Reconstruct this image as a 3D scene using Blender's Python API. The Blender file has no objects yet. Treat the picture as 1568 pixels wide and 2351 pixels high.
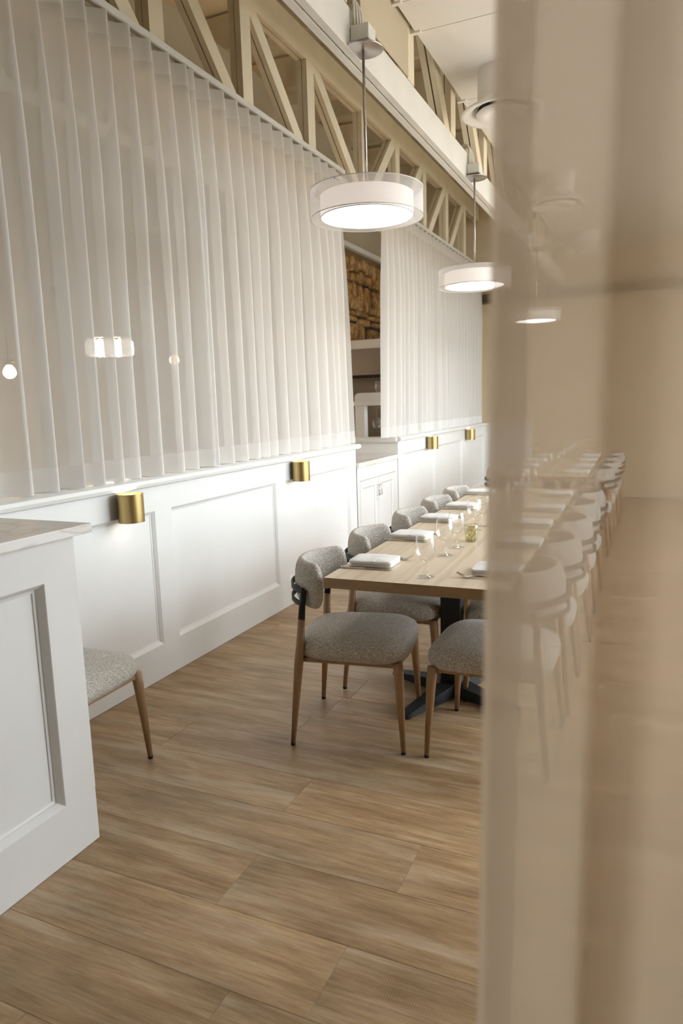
import bpy, bmesh, math, random
from mathutils import Vector, Matrix
random.seed(7)
PI = math.pi
sc = bpy.context.scene
COL = sc.collection

# ------------------------------------------------------------------ camera
F_PX = 1611.11
YAW, PITCH, ROLL = -0.426911, -0.153834, -0.030320
cam_d = bpy.data.cameras.new('camera')
cam = bpy.data.objects.new('camera', cam_d)
COL.objects.link(cam)
fwd = Vector((math.sin(YAW) * math.cos(PITCH), math.cos(YAW) * math.cos(PITCH), math.sin(PITCH)))
rt = Vector((math.cos(YAW), -math.sin(YAW), 0))
up = rt.cross(fwd)
r2 = rt * math.cos(ROLL) + up * math.sin(ROLL)
u2 = up * math.cos(ROLL) - rt * math.sin(ROLL)
m = Matrix((r2, u2, -fwd)).transposed().to_4x4()
m.translation = Vector((0, 0, 1.45))
cam.matrix_world = m
cam_d.sensor_fit = 'VERTICAL'
cam_d.sensor_height = 36.0
cam_d.sensor_width = 24.0
cam_d.lens = F_PX * 36.0 / 2351.0
cam_d.clip_start = 0.05
cam_d.dof.use_dof = True
cam_d.dof.focus_distance = 3.4
cam_d.dof.aperture_fstop = 3.0
sc.camera = cam

# ------------------------------------------------------------------ world, exposure
world = bpy.data.worlds.new('overcast_sky')
sc.world = world
world.use_nodes = True
wn = world.node_tree.nodes; wl = world.node_tree.links
wn.clear()
w_out = wn.new('ShaderNodeOutputWorld'); w_bg = wn.new('ShaderNodeBackground')
w_tc = wn.new('ShaderNodeTexCoord'); w_sep = wn.new('ShaderNodeSeparateXYZ'); w_rmp = wn.new('ShaderNodeValToRGB')
w_map = wn.new('ShaderNodeMapRange')
w_map.inputs['From Min'].default_value = -0.06; w_map.inputs['From Max'].default_value = 0.06
w_rmp.color_ramp.elements[0].color = (0.30, 0.29, 0.27, 1)
w_rmp.color_ramp.elements[1].color = (0.865, 0.942, 1.0, 1)
wl.new(w_tc.outputs['Generated'], w_sep.inputs[0])
wl.new(w_sep.outputs['Z'], w_map.inputs['Value'])
wl.new(w_map.outputs[0], w_rmp.inputs[0])
wl.new(w_rmp.outputs[0], w_bg.inputs['Color'])
w_bg.inputs['Strength'].default_value = 10.2
wl.new(w_bg.outputs[0], w_out.inputs['Surface'])
sc.view_settings.view_transform = 'Standard'
sc.view_settings.look = 'None'
sc.view_settings.gamma = 1.0
sc.view_settings.use_curve_mapping = False
sc.view_settings.exposure = 0.1
cy = sc.cycles
cy.max_bounces = 7; cy.diffuse_bounces = 4; cy.glossy_bounces = 3; cy.transmission_bounces = 4
cy.transparent_max_bounces = 20
cy.use_adaptive_sampling = True; cy.adaptive_threshold = 0.11; cy.adaptive_min_samples = 18
cy.caustics_reflective = False; cy.caustics_refractive = False
cy.use_denoising = True
cy.sample_clamp_indirect = 8.0

WINS = [(2.9, 4.9), (5.2, 7.2), (7.5, 8.9)]      # window openings along the right wall (y ranges)
WZ0, WZ1, RX = 0.06, 3.30, 2.0
HIGH_ADDED = [(2.2, 6.2), (6.6, 10.5)]                  # shallow unseen clerestory openings, added above the hung ceiling to light the trusses
HZ0, HZ1 = 3.85, 4.40
for i, (y0, y1, q0, q1) in enumerate([(*w_, WZ0, WZ1) for w_ in WINS] + [(*w_, HZ0, HZ1) for w_ in HIGH_ADDED]):   # portals only guide the sky's light through the openings
    ld = bpy.data.lights.new('window_portal', 'AREA')
    ld.shape = 'RECTANGLE'; ld.size = q1 - q0; ld.size_y = y1 - y0
    ld.cycles.is_portal = True
    lo = bpy.data.objects.new('window_portal', ld)
    COL.objects.link(lo)
    lo.location = (RX + 0.05, (y0 + y1) / 2, (q0 + q1) / 2)
    lo.rotation_euler = (0, math.radians(90), 0)

# ------------------------------------------------------------------ materials
def mat(name):
    mt = bpy.data.materials.new(name); mt.use_nodes = True
    nt = mt.node_tree; nt.nodes.clear()
    out = nt.nodes.new('ShaderNodeOutputMaterial')
    return mt, nt, out

def N(nt, t, **kw):
    n = nt.nodes.new(t)
    for k, v in kw.items():
        if k in n.inputs: n.inputs[k].default_value = v
        else: setattr(n, k, v)
    return n

def ramp(nt, stops):
    r = nt.nodes.new('ShaderNodeValToRGB')
    while len(r.color_ramp.elements) < len(stops): r.color_ramp.elements.new(0.5)
    for e, (p, c) in zip(r.color_ramp.elements, stops):
        e.position = p; e.color = (*c, 1) if len(c) == 3 else c
    return r

def paint(name, col, rough=0.45, var=0.04, scale=6.0, bump=0.03, bscale=120.0, metallic=0.0, spec=0.5):
    mt, nt, out = mat(name)
    L = nt.links
    tc = N(nt, 'ShaderNodeTexCoord')
    no = N(nt, 'ShaderNodeTexNoise', Scale=scale, Detail=4.0)
    L.new(tc.outputs['Object'], no.inputs['Vector'])
    a = tuple(c * (1 - var) for c in col); b = tuple(min(1, c * (1 + var)) for c in col)
    r = ramp(nt, [(0.3, a), (0.7, b)])
    L.new(no.outputs['Fac'], r.inputs[0])
    p = N(nt, 'ShaderNodeBsdfPrincipled', Roughness=rough, Metallic=metallic)
    p.inputs['Specular IOR Level'].default_value = spec
    L.new(r.outputs[0], p.inputs['Base Color'])
    if bump:
        n2 = N(nt, 'ShaderNodeTexNoise', Scale=bscale, Detail=2.0)
        L.new(tc.outputs['Object'], n2.inputs['Vector'])
        bp = N(nt, 'ShaderNodeBump', Strength=bump, Distance=0.002)
        L.new(n2.outputs['Fac'], bp.inputs['Height'])
        L.new(bp.outputs[0], p.inputs['Normal'])
    L.new(p.outputs[0], out.inputs[0])
    return mt

def wood(name, cols, axis=0, grain=14.0, rough=0.5, objrand=True, tone=0.10, bump=0.08):
    """grain runs along the local axis; each object shifts its pattern at random"""
    mt, nt, out = mat(name)
    L = nt.links
    tc = N(nt, 'ShaderNodeTexCoord'); oi = N(nt, 'ShaderNodeObjectInfo')
    mul = N(nt, 'ShaderNodeVectorMath', operation='SCALE'); mul.inputs[0].default_value = (7.3, 3.1, 5.7)
    L.new(oi.outputs['Random'], mul.inputs['Scale'])
    add = N(nt, 'ShaderNodeVectorMath', operation='ADD')
    L.new(tc.outputs['Object'], add.inputs[0]); L.new(mul.outputs[0], add.inputs[1])
    mp = N(nt, 'ShaderNodeMapping')
    s = [grain, grain, grain]; s[axis] = grain * 0.07
    mp.inputs['Scale'].default_value = s
    L.new(add.outputs[0], mp.inputs['Vector'])
    n1 = N(nt, 'ShaderNodeTexNoise', Scale=1.0, Detail=6.0, Roughness=0.62, Distortion=0.6)
    L.new(mp.outputs[0], n1.inputs['Vector'])
    r = ramp(nt, [(0.28, cols[0]), (0.5, cols[1]), (0.72, cols[2])])
    L.new(n1.outputs['Fac'], r.inputs[0])
    hsv = N(nt, 'ShaderNodeHueSaturation')
    mr = N(nt, 'ShaderNodeMapRange'); mr.inputs['To Min'].default_value = 1 - tone; mr.inputs['To Max'].default_value = 1 + tone
    if objrand: L.new(oi.outputs['Random'], mr.inputs['Value'])
    L.new(mr.outputs[0], hsv.inputs['Value']); L.new(r.outputs[0], hsv.inputs['Color'])
    p = N(nt, 'ShaderNodeBsdfPrincipled', Roughness=rough)
    L.new(hsv.outputs[0], p.inputs['Base Color'])
    bp = N(nt, 'ShaderNodeBump', Strength=bump, Distance=0.002)
    L.new(n1.outputs['Fac'], bp.inputs['Height']); L.new(bp.outputs[0], p.inputs['Normal'])
    L.new(p.outputs[0], out.inputs[0])
    return mt

def ash_mat():
    mt, nt, out = mat('pale_ash_top')
    L = nt.links
    tc = N(nt, 'ShaderNodeTexCoord'); oi = N(nt, 'ShaderNodeObjectInfo')
    mul = N(nt, 'ShaderNodeVectorMath', operation='SCALE'); mul.inputs[0].default_value = (7.3, 13.1, 5.7)
    L.new(oi.outputs['Random'], mul.inputs['Scale'])
    add = N(nt, 'ShaderNodeVectorMath', operation='ADD')
    L.new(tc.outputs['Object'], add.inputs[0]); L.new(mul.outputs[0], add.inputs[1])
    mp = N(nt, 'ShaderNodeMapping'); mp.inputs['Scale'].default_value = (1.0, 0.10, 1.0)
    L.new(add.outputs[0], mp.inputs['Vector'])
    wv = N(nt, 'ShaderNodeTexWave', wave_type='BANDS', bands_direction='X', wave_profile='SAW', Scale=3.6, Distortion=7.5, Detail=3.0)
    wv.inputs['Detail Scale'].default_value = 1.6; wv.inputs['Detail Roughness'].default_value = 0.55
    L.new(mp.outputs[0], wv.inputs['Vector'])
    r = ramp(nt, [(0.0, (0.72, 0.605, 0.455)), (0.6, (0.70, 0.58, 0.425)), (0.93, (0.625, 0.495, 0.345)), (1.0, (0.68, 0.56, 0.41))])
    L.new(wv.outputs['Fac'], r.inputs[0])
    mpf = N(nt, 'ShaderNodeMapping'); mpf.inputs['Scale'].default_value = (220, 7, 1)
    nf = N(nt, 'ShaderNodeTexNoise', Scale=1.0, Detail=3.0)
    L.new(add.outputs[0], mpf.inputs['Vector']); L.new(mpf.outputs[0], nf.inputs['Vector'])
    rf = ramp(nt, [(0.3, (0.86, 0.84, 0.80)), (0.6, (1.03, 1.03, 1.03))]); L.new(nf.outputs['Fac'], rf.inputs[0])
    mx = N(nt, 'ShaderNodeMix', data_type='RGBA', blend_type='MULTIPLY'); mx.inputs[0].default_value = 0.5
    L.new(r.outputs[0], mx.inputs[6]); L.new(rf.outputs[0], mx.inputs[7])
    hsv = N(nt, 'ShaderNodeHueSaturation')
    mr = N(nt, 'ShaderNodeMapRange'); mr.inputs['To Min'].default_value = 0.95; mr.inputs['To Max'].default_value = 1.06
    L.new(oi.outputs['Random'], mr.inputs['Value']); L.new(mr.outputs[0], hsv.inputs['Value']); L.new(mx.outputs[2], hsv.inputs['Color'])
    p = N(nt, 'ShaderNodeBsdfPrincipled', Roughness=0.34)
    L.new(hsv.outputs[0], p.inputs['Base Color']); L.new(p.outputs[0], out.inputs[0])
    return mt

def plank_mat():
    mt, nt, out = mat('brushed_oak_plank')
    L = nt.links
    tc = N(nt, 'ShaderNodeTexCoord'); oi = N(nt, 'ShaderNodeObjectInfo')
    mul = N(nt, 'ShaderNodeVectorMath', operation='SCALE'); mul.inputs[0].default_value = (17.3, 23.1, 5.7)
    L.new(oi.outputs['Random'], mul.inputs['Scale'])
    add = N(nt, 'ShaderNodeVectorMath', operation='ADD')
    L.new(tc.outputs['Object'], add.inputs[0]); L.new(mul.outputs[0], add.inputs[1])
    mp = N(nt, 'ShaderNodeMapping'); mp.inputs['Scale'].default_value = (1.7, 21.0, 1.0)
    L.new(add.outputs[0], mp.inputs['Vector'])
    n1 = N(nt, 'ShaderNodeTexNoise', Scale=1.0, Detail=9.0, Roughness=0.70, Distortion=1.1)
    L.new(mp.outputs[0], n1.inputs['Vector'])
    r = ramp(nt, [(0.25, (0.29, 0.185, 0.100)), (0.42, (0.42, 0.285, 0.165)), (0.58, (0.53, 0.38, 0.235)), (0.78, (0.66, 0.51, 0.345))])
    L.new(n1.outputs['Fac'], r.inputs[0])
    # broad grey-brown drifts
    n3 = N(nt, 'ShaderNodeTexNoise', Scale=2.2, Detail=2.0)
    mp3 = N(nt, 'ShaderNodeMapping'); mp3.inputs['Scale'].default_value = (0.8, 2.2, 1)
    L.new(add.outputs[0], mp3.inputs['Vector']); L.new(mp3.outputs[0], n3.inputs['Vector'])
    mx = N(nt, 'ShaderNodeMix', data_type='RGBA', blend_type='OVERLAY')
    mx.inputs[0].default_value = 0.55
    L.new(r.outputs[0], mx.inputs[6])
    r3 = ramp(nt, [(0.3, (0.36, 0.35, 0.34)), (0.7, (0.62, 0.60, 0.57))])
    L.new(n3.outputs['Fac'], r3.inputs[0]); L.new(r3.outputs[0], mx.inputs[7])
    # saw marks across the plank, in patches
    wv = N(nt, 'ShaderNodeTexWave', wave_type='BANDS', bands_direction='X', Scale=48.0, Distortion=1.2, Detail=1.0)
    wv.inputs['Detail Scale'].default_value = 0.4
    L.new(add.outputs[0], wv.inputs['Vector'])
    n2 = N(nt, 'ShaderNodeTexNoise', Scale=5.0, Detail=4.0, Roughness=0.7)
    mp2 = N(nt, 'ShaderNodeMapping'); mp2.inputs['Scale'].default_value = (0.7, 2.6, 1); mp2.inputs['Location'].default_value = (3, 9, 1)
    L.new(add.outputs[0], mp2.inputs['Vector']); L.new(mp2.outputs[0], n2.inputs['Vector'])
    mask = N(nt, 'ShaderNodeMapRange'); mask.inputs['From Min'].default_value = 0.42; mask.inputs['From Max'].default_value = 0.68
    L.new(n2.outputs['Fac'], mask.inputs['Value'])
    sm = N(nt, 'ShaderNodeMath', operation='MULTIPLY')
    L.new(wv.outputs['Fac'], sm.inputs[0]); L.new(mask.outputs[0], sm.inputs[1])
    dk = N(nt, 'ShaderNodeMix', data_type='RGBA', blend_type='MULTIPLY')
    L.new(mx.outputs[2], dk.inputs[6]); dk.inputs[7].default_value = (0.62, 0.56, 0.49, 1)
    sm2 = N(nt, 'ShaderNodeMath', operation='MULTIPLY'); sm2.inputs[1].default_value = 0.95
    L.new(sm.outputs[0], sm2.inputs[0]); L.new(sm2.outputs[0], dk.inputs[0])
    # fine fibres along the board
    mpf = N(nt, 'ShaderNodeMapping'); mpf.inputs['Scale'].default_value = (7.0, 170.0, 1.0)
    nf = N(nt, 'ShaderNodeTexNoise', Scale=1.0, Detail=4.0, Roughness=0.7)
    L.new(add.outputs[0], mpf.inputs['Vector']); L.new(mpf.outputs[0], nf.inputs['Vector'])
    rf = ramp(nt, [(0.32, (0.60, 0.56, 0.52)), (0.52, (1.0, 1.0, 1.0)), (0.75, (1.16, 1.16, 1.15))])
    L.new(nf.outputs['Fac'], rf.inputs[0])
    fb = N(nt, 'ShaderNodeMix', data_type='RGBA', blend_type='MULTIPLY'); fb.inputs[0].default_value = 0.75
    L.new(dk.outputs[2], fb.inputs[6]); L.new(rf.outputs[0], fb.inputs[7])
    # pale limed drifts
    npz = N(nt, 'ShaderNodeTexNoise', Scale=3.1, Detail=5.0, Roughness=0.62)
    mpp = N(nt, 'ShaderNodeMapping'); mpp.inputs['Scale'].default_value = (0.55, 3.4, 1); mpp.inputs['Location'].default_value = (11, 2, 0)
    L.new(add.outputs[0], mpp.inputs['Vector']); L.new(mpp.outputs[0], npz.inputs['Vector'])
    mkp = N(nt, 'ShaderNodeMapRange'); mkp.inputs['From Min'].default_value = 0.50; mkp.inputs['From Max'].default_value = 0.72; mkp.inputs['To Max'].default_value = 0.55
    L.new(npz.outputs['Fac'], mkp.inputs['Value'])
    lm = N(nt, 'ShaderNodeMix', data_type='RGBA'); lm.inputs[7].default_value = (0.66, 0.545, 0.405, 1)
    L.new(mkp.outputs[0], lm.inputs[0]); L.new(fb.outputs[2], lm.inputs[6])
    dk = lm
    hsv = N(nt, 'ShaderNodeHueSaturation')
    mr = N(nt, 'ShaderNodeMapRange'); mr.inputs['To Min'].default_value = 0.87; mr.inputs['To Max'].default_value = 1.01
    L.new(oi.outputs['Random'], mr.inputs['Value']); L.new(mr.outputs[0], hsv.inputs['Value'])
    L.new(dk.outputs[2], hsv.inputs['Color']); hsv.inputs['Saturation'].default_value = 1.08
    p = N(nt, 'ShaderNodeBsdfPrincipled', Roughness=0.42)
    p.inputs['Specular IOR Level'].default_value = 0.45
    L.new(hsv.outputs[0], p.inputs['Base Color'])
    bp = N(nt, 'ShaderNodeBump', Strength=0.25, Distance=0.001)
    L.new(sm.outputs[0], bp.inputs['Height']); L.new(bp.outputs[0], p.inputs['Normal'])
    L.new(p.outputs[0], out.inputs[0])
    return mt

def quartz_mat():
    mt, nt, out = mat('veined_quartz')
    L = nt.links
    tc = N(nt, 'ShaderNodeTexCoord')
    n1 = N(nt, 'ShaderNodeTexNoise', Scale=1.9, Detail=5.0, Roughness=0.55, Distortion=1.2)
    L.new(tc.outputs['Object'], n1.inputs['Vector'])
    sub = N(nt, 'ShaderNodeMath', operation='SUBTRACT'); sub.inputs[1].default_value = 0.5
    ab = N(nt, 'ShaderNodeMath', operation='ABSOLUTE')
    L.new(n1.outputs['Fac'], sub.inputs[0]); L.new(sub.outputs[0], ab.inputs[0])
    r = ramp(nt, [(0.0, (0.58, 0.52, 0.45)), (0.005, (0.70, 0.66, 0.61)), (0.022, (0.80, 0.785, 0.76))])
    L.new(ab.outputs[0], r.inputs[0])
    p = N(nt, 'ShaderNodeBsdfPrincipled', Roughness=0.34)
    L.new(r.outputs[0], p.inputs['Base Color']); L.new(p.outputs[0], out.inputs[0])
    return mt

def boucle_mat():
    mt, nt, out = mat('woven_boucle')
    L = nt.links
    tc = N(nt, 'ShaderNodeTexCoord')
    v = N(nt, 'ShaderNodeTexVoronoi', Scale=300.0); L.new(tc.outputs['Object'], v.inputs['Vector'])
    n = N(nt, 'ShaderNodeTexNoise', Scale=210.0, Detail=3.0); L.new(tc.outputs['Object'], n.inputs['Vector'])
    ad = N(nt, 'ShaderNodeMath', operation='ADD'); L.new(v.outputs['Distance'], ad.inputs[0]); L.new(n.outputs['Fac'], ad.inputs[1])
    r = ramp(nt, [(0.55, (0.88, 0.845, 0.79)), (0.86, (0.70, 0.665, 0.605)), (1.08, (0.38, 0.345, 0.30))])
    L.new(ad.outputs[0], r.inputs[0])
    p = N(nt, 'ShaderNodeBsdfPrincipled', Roughness=0.95)
    p.inputs['Specular IOR Level'].default_value = 0.1
    p.inputs['Sheen Weight'].default_value = 0.25
    L.new(r.outputs[0], p.inputs['Base Color'])
    bp = N(nt, 'ShaderNodeBump', Strength=0.4, Distance=0.003); bp.invert = True
    L.new(ad.outputs[0], bp.inputs['Height']); L.new(bp.outputs[0], p.inputs['Normal'])
    L.new(p.outputs[0], out.inputs[0])
    return mt

def sheer_mat(name, col, see, trans=0.5):
    mt, nt, out = mat(name)
    L = nt.links
    d = N(nt, 'ShaderNodeBsdfDiffuse'); d.inputs[0].default_value = (*col, 1)
    t = N(nt, 'ShaderNodeBsdfTranslucent'); t.inputs[0].default_value = (*col, 1)
    tr = N(nt, 'ShaderNodeBsdfTransparent')
    m1 = N(nt, 'ShaderNodeMixShader'); m1.inputs[0].default_value = trans
    L.new(d.outputs[0], m1.inputs[1]); L.new(t.outputs[0], m1.inputs[2])
    m2 = N(nt, 'ShaderNodeMixShader'); m2.inputs[0].default_value = see
    L.new(m1.outputs[0], m2.inputs[1]); L.new(tr.outputs[0], m2.inputs[2])
    L.new(m2.outputs[0], out.inputs[0])
    return mt

def glass_mat(name, col=(1, 1, 1), base=0.05, see=1.0):
    mt, nt, out = mat(name)
    L = nt.links
    lw = N(nt, 'ShaderNodeLayerWeight'); lw.inputs['Blend'].default_value = 0.5
    pw = N(nt, 'ShaderNodeMath', operation='POWER'); pw.inputs[1].default_value = 2.2
    L.new(lw.outputs['Facing'], pw.inputs[0])
    mu = N(nt, 'ShaderNodeMath', operation='MULTIPLY_ADD'); mu.inputs[1].default_value = 0.8; mu.inputs[2].default_value = base
    mu.use_clamp = True
    L.new(pw.outputs[0], mu.inputs[0])
    tr = N(nt, 'ShaderNodeBsdfTransparent'); tr.inputs[0].default_value = (*col, 1)
    g = N(nt, 'ShaderNodeBsdfGlossy', Roughness=0.02)
    mx = N(nt, 'ShaderNodeMixShader')
    L.new(mu.outputs[0], mx.inputs[0]); L.new(tr.outputs[0], mx.inputs[1]); L.new(g.outputs[0], mx.inputs[2])
    L.new(mx.outputs[0], out.inputs[0])
    return mt

def metal(name, col, rough, brushed=0.0):
    mt, nt, out = mat(name)
    L = nt.links
    p = N(nt, 'ShaderNodeBsdfPrincipled', Metallic=1.0, Roughness=rough)
    p.inputs['Base Color'].default_value = (*col, 1)
    if brushed:
        tc = N(nt, 'ShaderNodeTexCoord'); mp = N(nt, 'ShaderNodeMapping'); mp.inputs['Scale'].default_value = (900, 900, 6)
        n = N(nt, 'ShaderNodeTexNoise', Scale=1.0, Detail=2.0)
        L.new(tc.outputs['Object'], mp.inputs[0]); L.new(mp.outputs[0], n.inputs['Vector'])
        bp = N(nt, 'ShaderNodeBump', Strength=brushed, Distance=0.001)
        L.new(n.outputs['Fac'], bp.inputs['Height']); L.new(bp.outputs[0], p.inputs['Normal'])
    L.new(p.outputs[0], out.inputs[0])
    return mt

def glow(name, col, strength, diff=(0.9, 0.88, 0.85)):
    mt, nt, out = mat(name)
    e = N(nt, 'ShaderNodeEmission', Strength=strength); e.inputs[0].default_value = (*col, 1)
    d = N(nt, 'ShaderNodeBsdfDiffuse'); d.inputs[0].default_value = (*diff, 1)
    a = N(nt, 'ShaderNodeAddShader')
    nt.links.new(e.outputs[0], a.inputs[0]); nt.links.new(d.outputs[0], a.inputs[1])
    nt.links.new(a.outputs[0], out.inputs[0])
    return mt

def stone_mat():
    mt, nt, out = mat('rough_sandstone')
    L = nt.links
    tc = N(nt, 'ShaderNodeTexCoord'); oi = N(nt, 'ShaderNodeObjectInfo')
    add = N(nt, 'ShaderNodeVectorMath', operation='ADD')
    L.new(tc.outputs['Object'], add.inputs[0]); L.new(oi.outputs['Location'], add.inputs[1])
    n = N(nt, 'ShaderNodeTexNoise', Scale=9.0, Detail=7.0, Roughness=0.65); L.new(add.outputs[0], n.inputs['Vector'])
    r = ramp(nt, [(0.32, (0.20, 0.085, 0.025)), (0.48, (0.50, 0.28, 0.10)), (0.68, (0.80, 0.56, 0.27))])
    L.new(n.outputs['Fac'], r.inputs[0])
    hsv = N(nt, 'ShaderNodeHueSaturation'); mr = N(nt, 'ShaderNodeMapRange'); mr.inputs['To Min'].default_value = 0.7; mr.inputs['To Max'].default_value = 1.2
    L.new(oi.outputs['Random'], mr.inputs['Value']); L.new(mr.outputs[0], hsv.inputs['Value']); L.new(r.outputs[0], hsv.inputs['Color'])
    p = N(nt, 'ShaderNodeBsdfPrincipled', Roughness=0.85); L.new(hsv.outputs[0], p.inputs['Base Color'])
    bp = N(nt, 'ShaderNodeBump', Strength=0.6, Distance=0.006); L.new(n.outputs['Fac'], bp.inputs['Height']); L.new(bp.outputs[0], p.inputs['Normal'])
    L.new(p.outputs[0], out.inputs[0])
    return mt

M = {}
M['white'] = paint('satin_white_paint', (0.83, 0.83, 0.81), 0.38, 0.012)
M['cab'] = paint('cabinet_white_paint', (0.74, 0.73, 0.71), 0.35, 0.012)
M['beamw'] = paint('chalky_beam_paint', (0.76, 0.735, 0.67), 0.6, 0.05, 4.0, 0.2, 60)
M['khaki'] = paint('cream_timber_paint', (0.80, 0.70, 0.515), 0.6, 0.05, 5.0, 0.15, 50)
M['khaki_wall'] = paint('khaki_wall_paint', (0.56, 0.48, 0.34), 0.7, 0.06, 2.0, 0.05, 60)
M['ceil'] = paint('ceiling_board_paint', (0.86, 0.83, 0.78), 0.7, 0.02, 3.0, 0.05, 80)
M['warmwall'] = paint('warm_beige_wall_paint', (0.72, 0.58, 0.38), 0.6, 0.04)
M['plank'] = plank_mat()
M['subfloor'] = paint('dark_subfloor', (0.17, 0.115, 0.07), 0.7, 0.15, 8.0)
M['quartz'] = quartz_mat()
M['boucle'] = boucle_mat()
M['leg'] = wood('chair_oak', [(0.26, 0.15, 0.075), (0.34, 0.205, 0.108), (0.41, 0.26, 0.145)], 2, 30.0, 0.45)
M['table'] = ash_mat()
M['table_end_shaded'] = wood('ash_end_grain_shaded', [(0.24, 0.145, 0.07), (0.33, 0.21, 0.105), (0.40, 0.27, 0.145)], 0, 12.0, 0.45, True, 0.05)  # edge wood; weaker light on the table's sides is darkened into the colour
M['black'] = paint('black_powder_coat', (0.007, 0.008, 0.009), 0.6, 0.1)
M['rubber'] = paint('black_rubber', (0.01, 0.01, 0.01), 0.7, 0.1)
M['sheer'] = sheer_mat('white_sheer', (0.95, 0.94, 0.92), 0.23, 0.36)
M['sheer2'] = sheer_mat('white_sheer_doubled', (0.94, 0.93, 0.91), 0.08, 0.30)
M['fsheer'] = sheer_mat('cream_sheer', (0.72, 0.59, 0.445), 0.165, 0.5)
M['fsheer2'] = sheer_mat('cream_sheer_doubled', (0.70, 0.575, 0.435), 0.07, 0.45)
M['organza'] = sheer_mat('lamp_organza', (0.95, 0.93, 0.93), 0.45, 0.5)
M['track'] = paint('white_track', (0.80, 0.79, 0.76), 0.4, 0.02)
M['brass'] = metal('brushed_brass', (0.52, 0.385, 0.17), 0.33, 0.25)
M['steel'] = metal('polished_steel', (0.60, 0.57, 0.53), 0.18)
M['nickel'] = metal('brushed_nickel', (0.50, 0.46, 0.42), 0.28)
M['stainless'] = metal('stainless_sheet', (0.17, 0.15, 0.13), 0.5, 0.1)
M['glass'] = glass_mat('clear_glass')
M['greenglass'] = glass_mat('pale_green_glass', (0.925, 0.915, 0.80), 0.06)
M['linen'] = paint('white_linen', (0.87, 0.87, 0.87), 0.9, 0.015, 40, 0.15, 900, 0, 0.1)
M['stone'] = stone_mat()
M['mortar'] = paint('dark_mortar', (0.075, 0.07, 0.06), 0.9, 0.2, 20, 0.3, 80)
M['plaster'] = paint('white_plaster', (0.78, 0.74, 0.70), 0.7, 0.03)
M['darkwood'] = paint('dark_stained_wood', (0.09, 0.05, 0.025), 0.5, 0.2)
M['diffuser'] = glow('lamp_diffuser', (1.0, 0.93, 0.86), 8.0)
M['drum'] = glow('lit_drum_fabric', (1.0, 0.88, 0.80), 0.55, (0.80, 0.77, 0.75))
M['sconce_lens'] = glow('sconce_lens', (1.0, 0.88, 0.72), 3.5)
M['amber'] = glow('amber_bulb', (1.0, 0.62, 0.30), 16.0)
M['chand'] = glow('chandelier_glow', (1.0, 0.90, 0.76), 16.0)
def pane_mat():
    mt, nt, out = mat('window_pane')
    tr = N(nt, 'ShaderNodeBsdfTransparent'); tr.inputs[0].default_value = (0.98, 0.99, 0.99, 1)
    g = N(nt, 'ShaderNodeBsdfGlossy', Roughness=0.02)
    mx = N(nt, 'ShaderNodeMixShader'); mx.inputs[0].default_value = 0.05
    nt.links.new(tr.outputs[0], mx.inputs[1]); nt.links.new(g.outputs[0], mx.inputs[2]); nt.links.new(mx.outputs[0], out.inputs[0])
    return mt
M['pane'] = pane_mat()
for k_ in ('amber', 'chand'): M[k_].cycles.emission_sampling = 'NONE'
M['conduit'] = paint('painted_conduit', (0.70, 0.66, 0.57), 0.5, 0.05)

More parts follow.
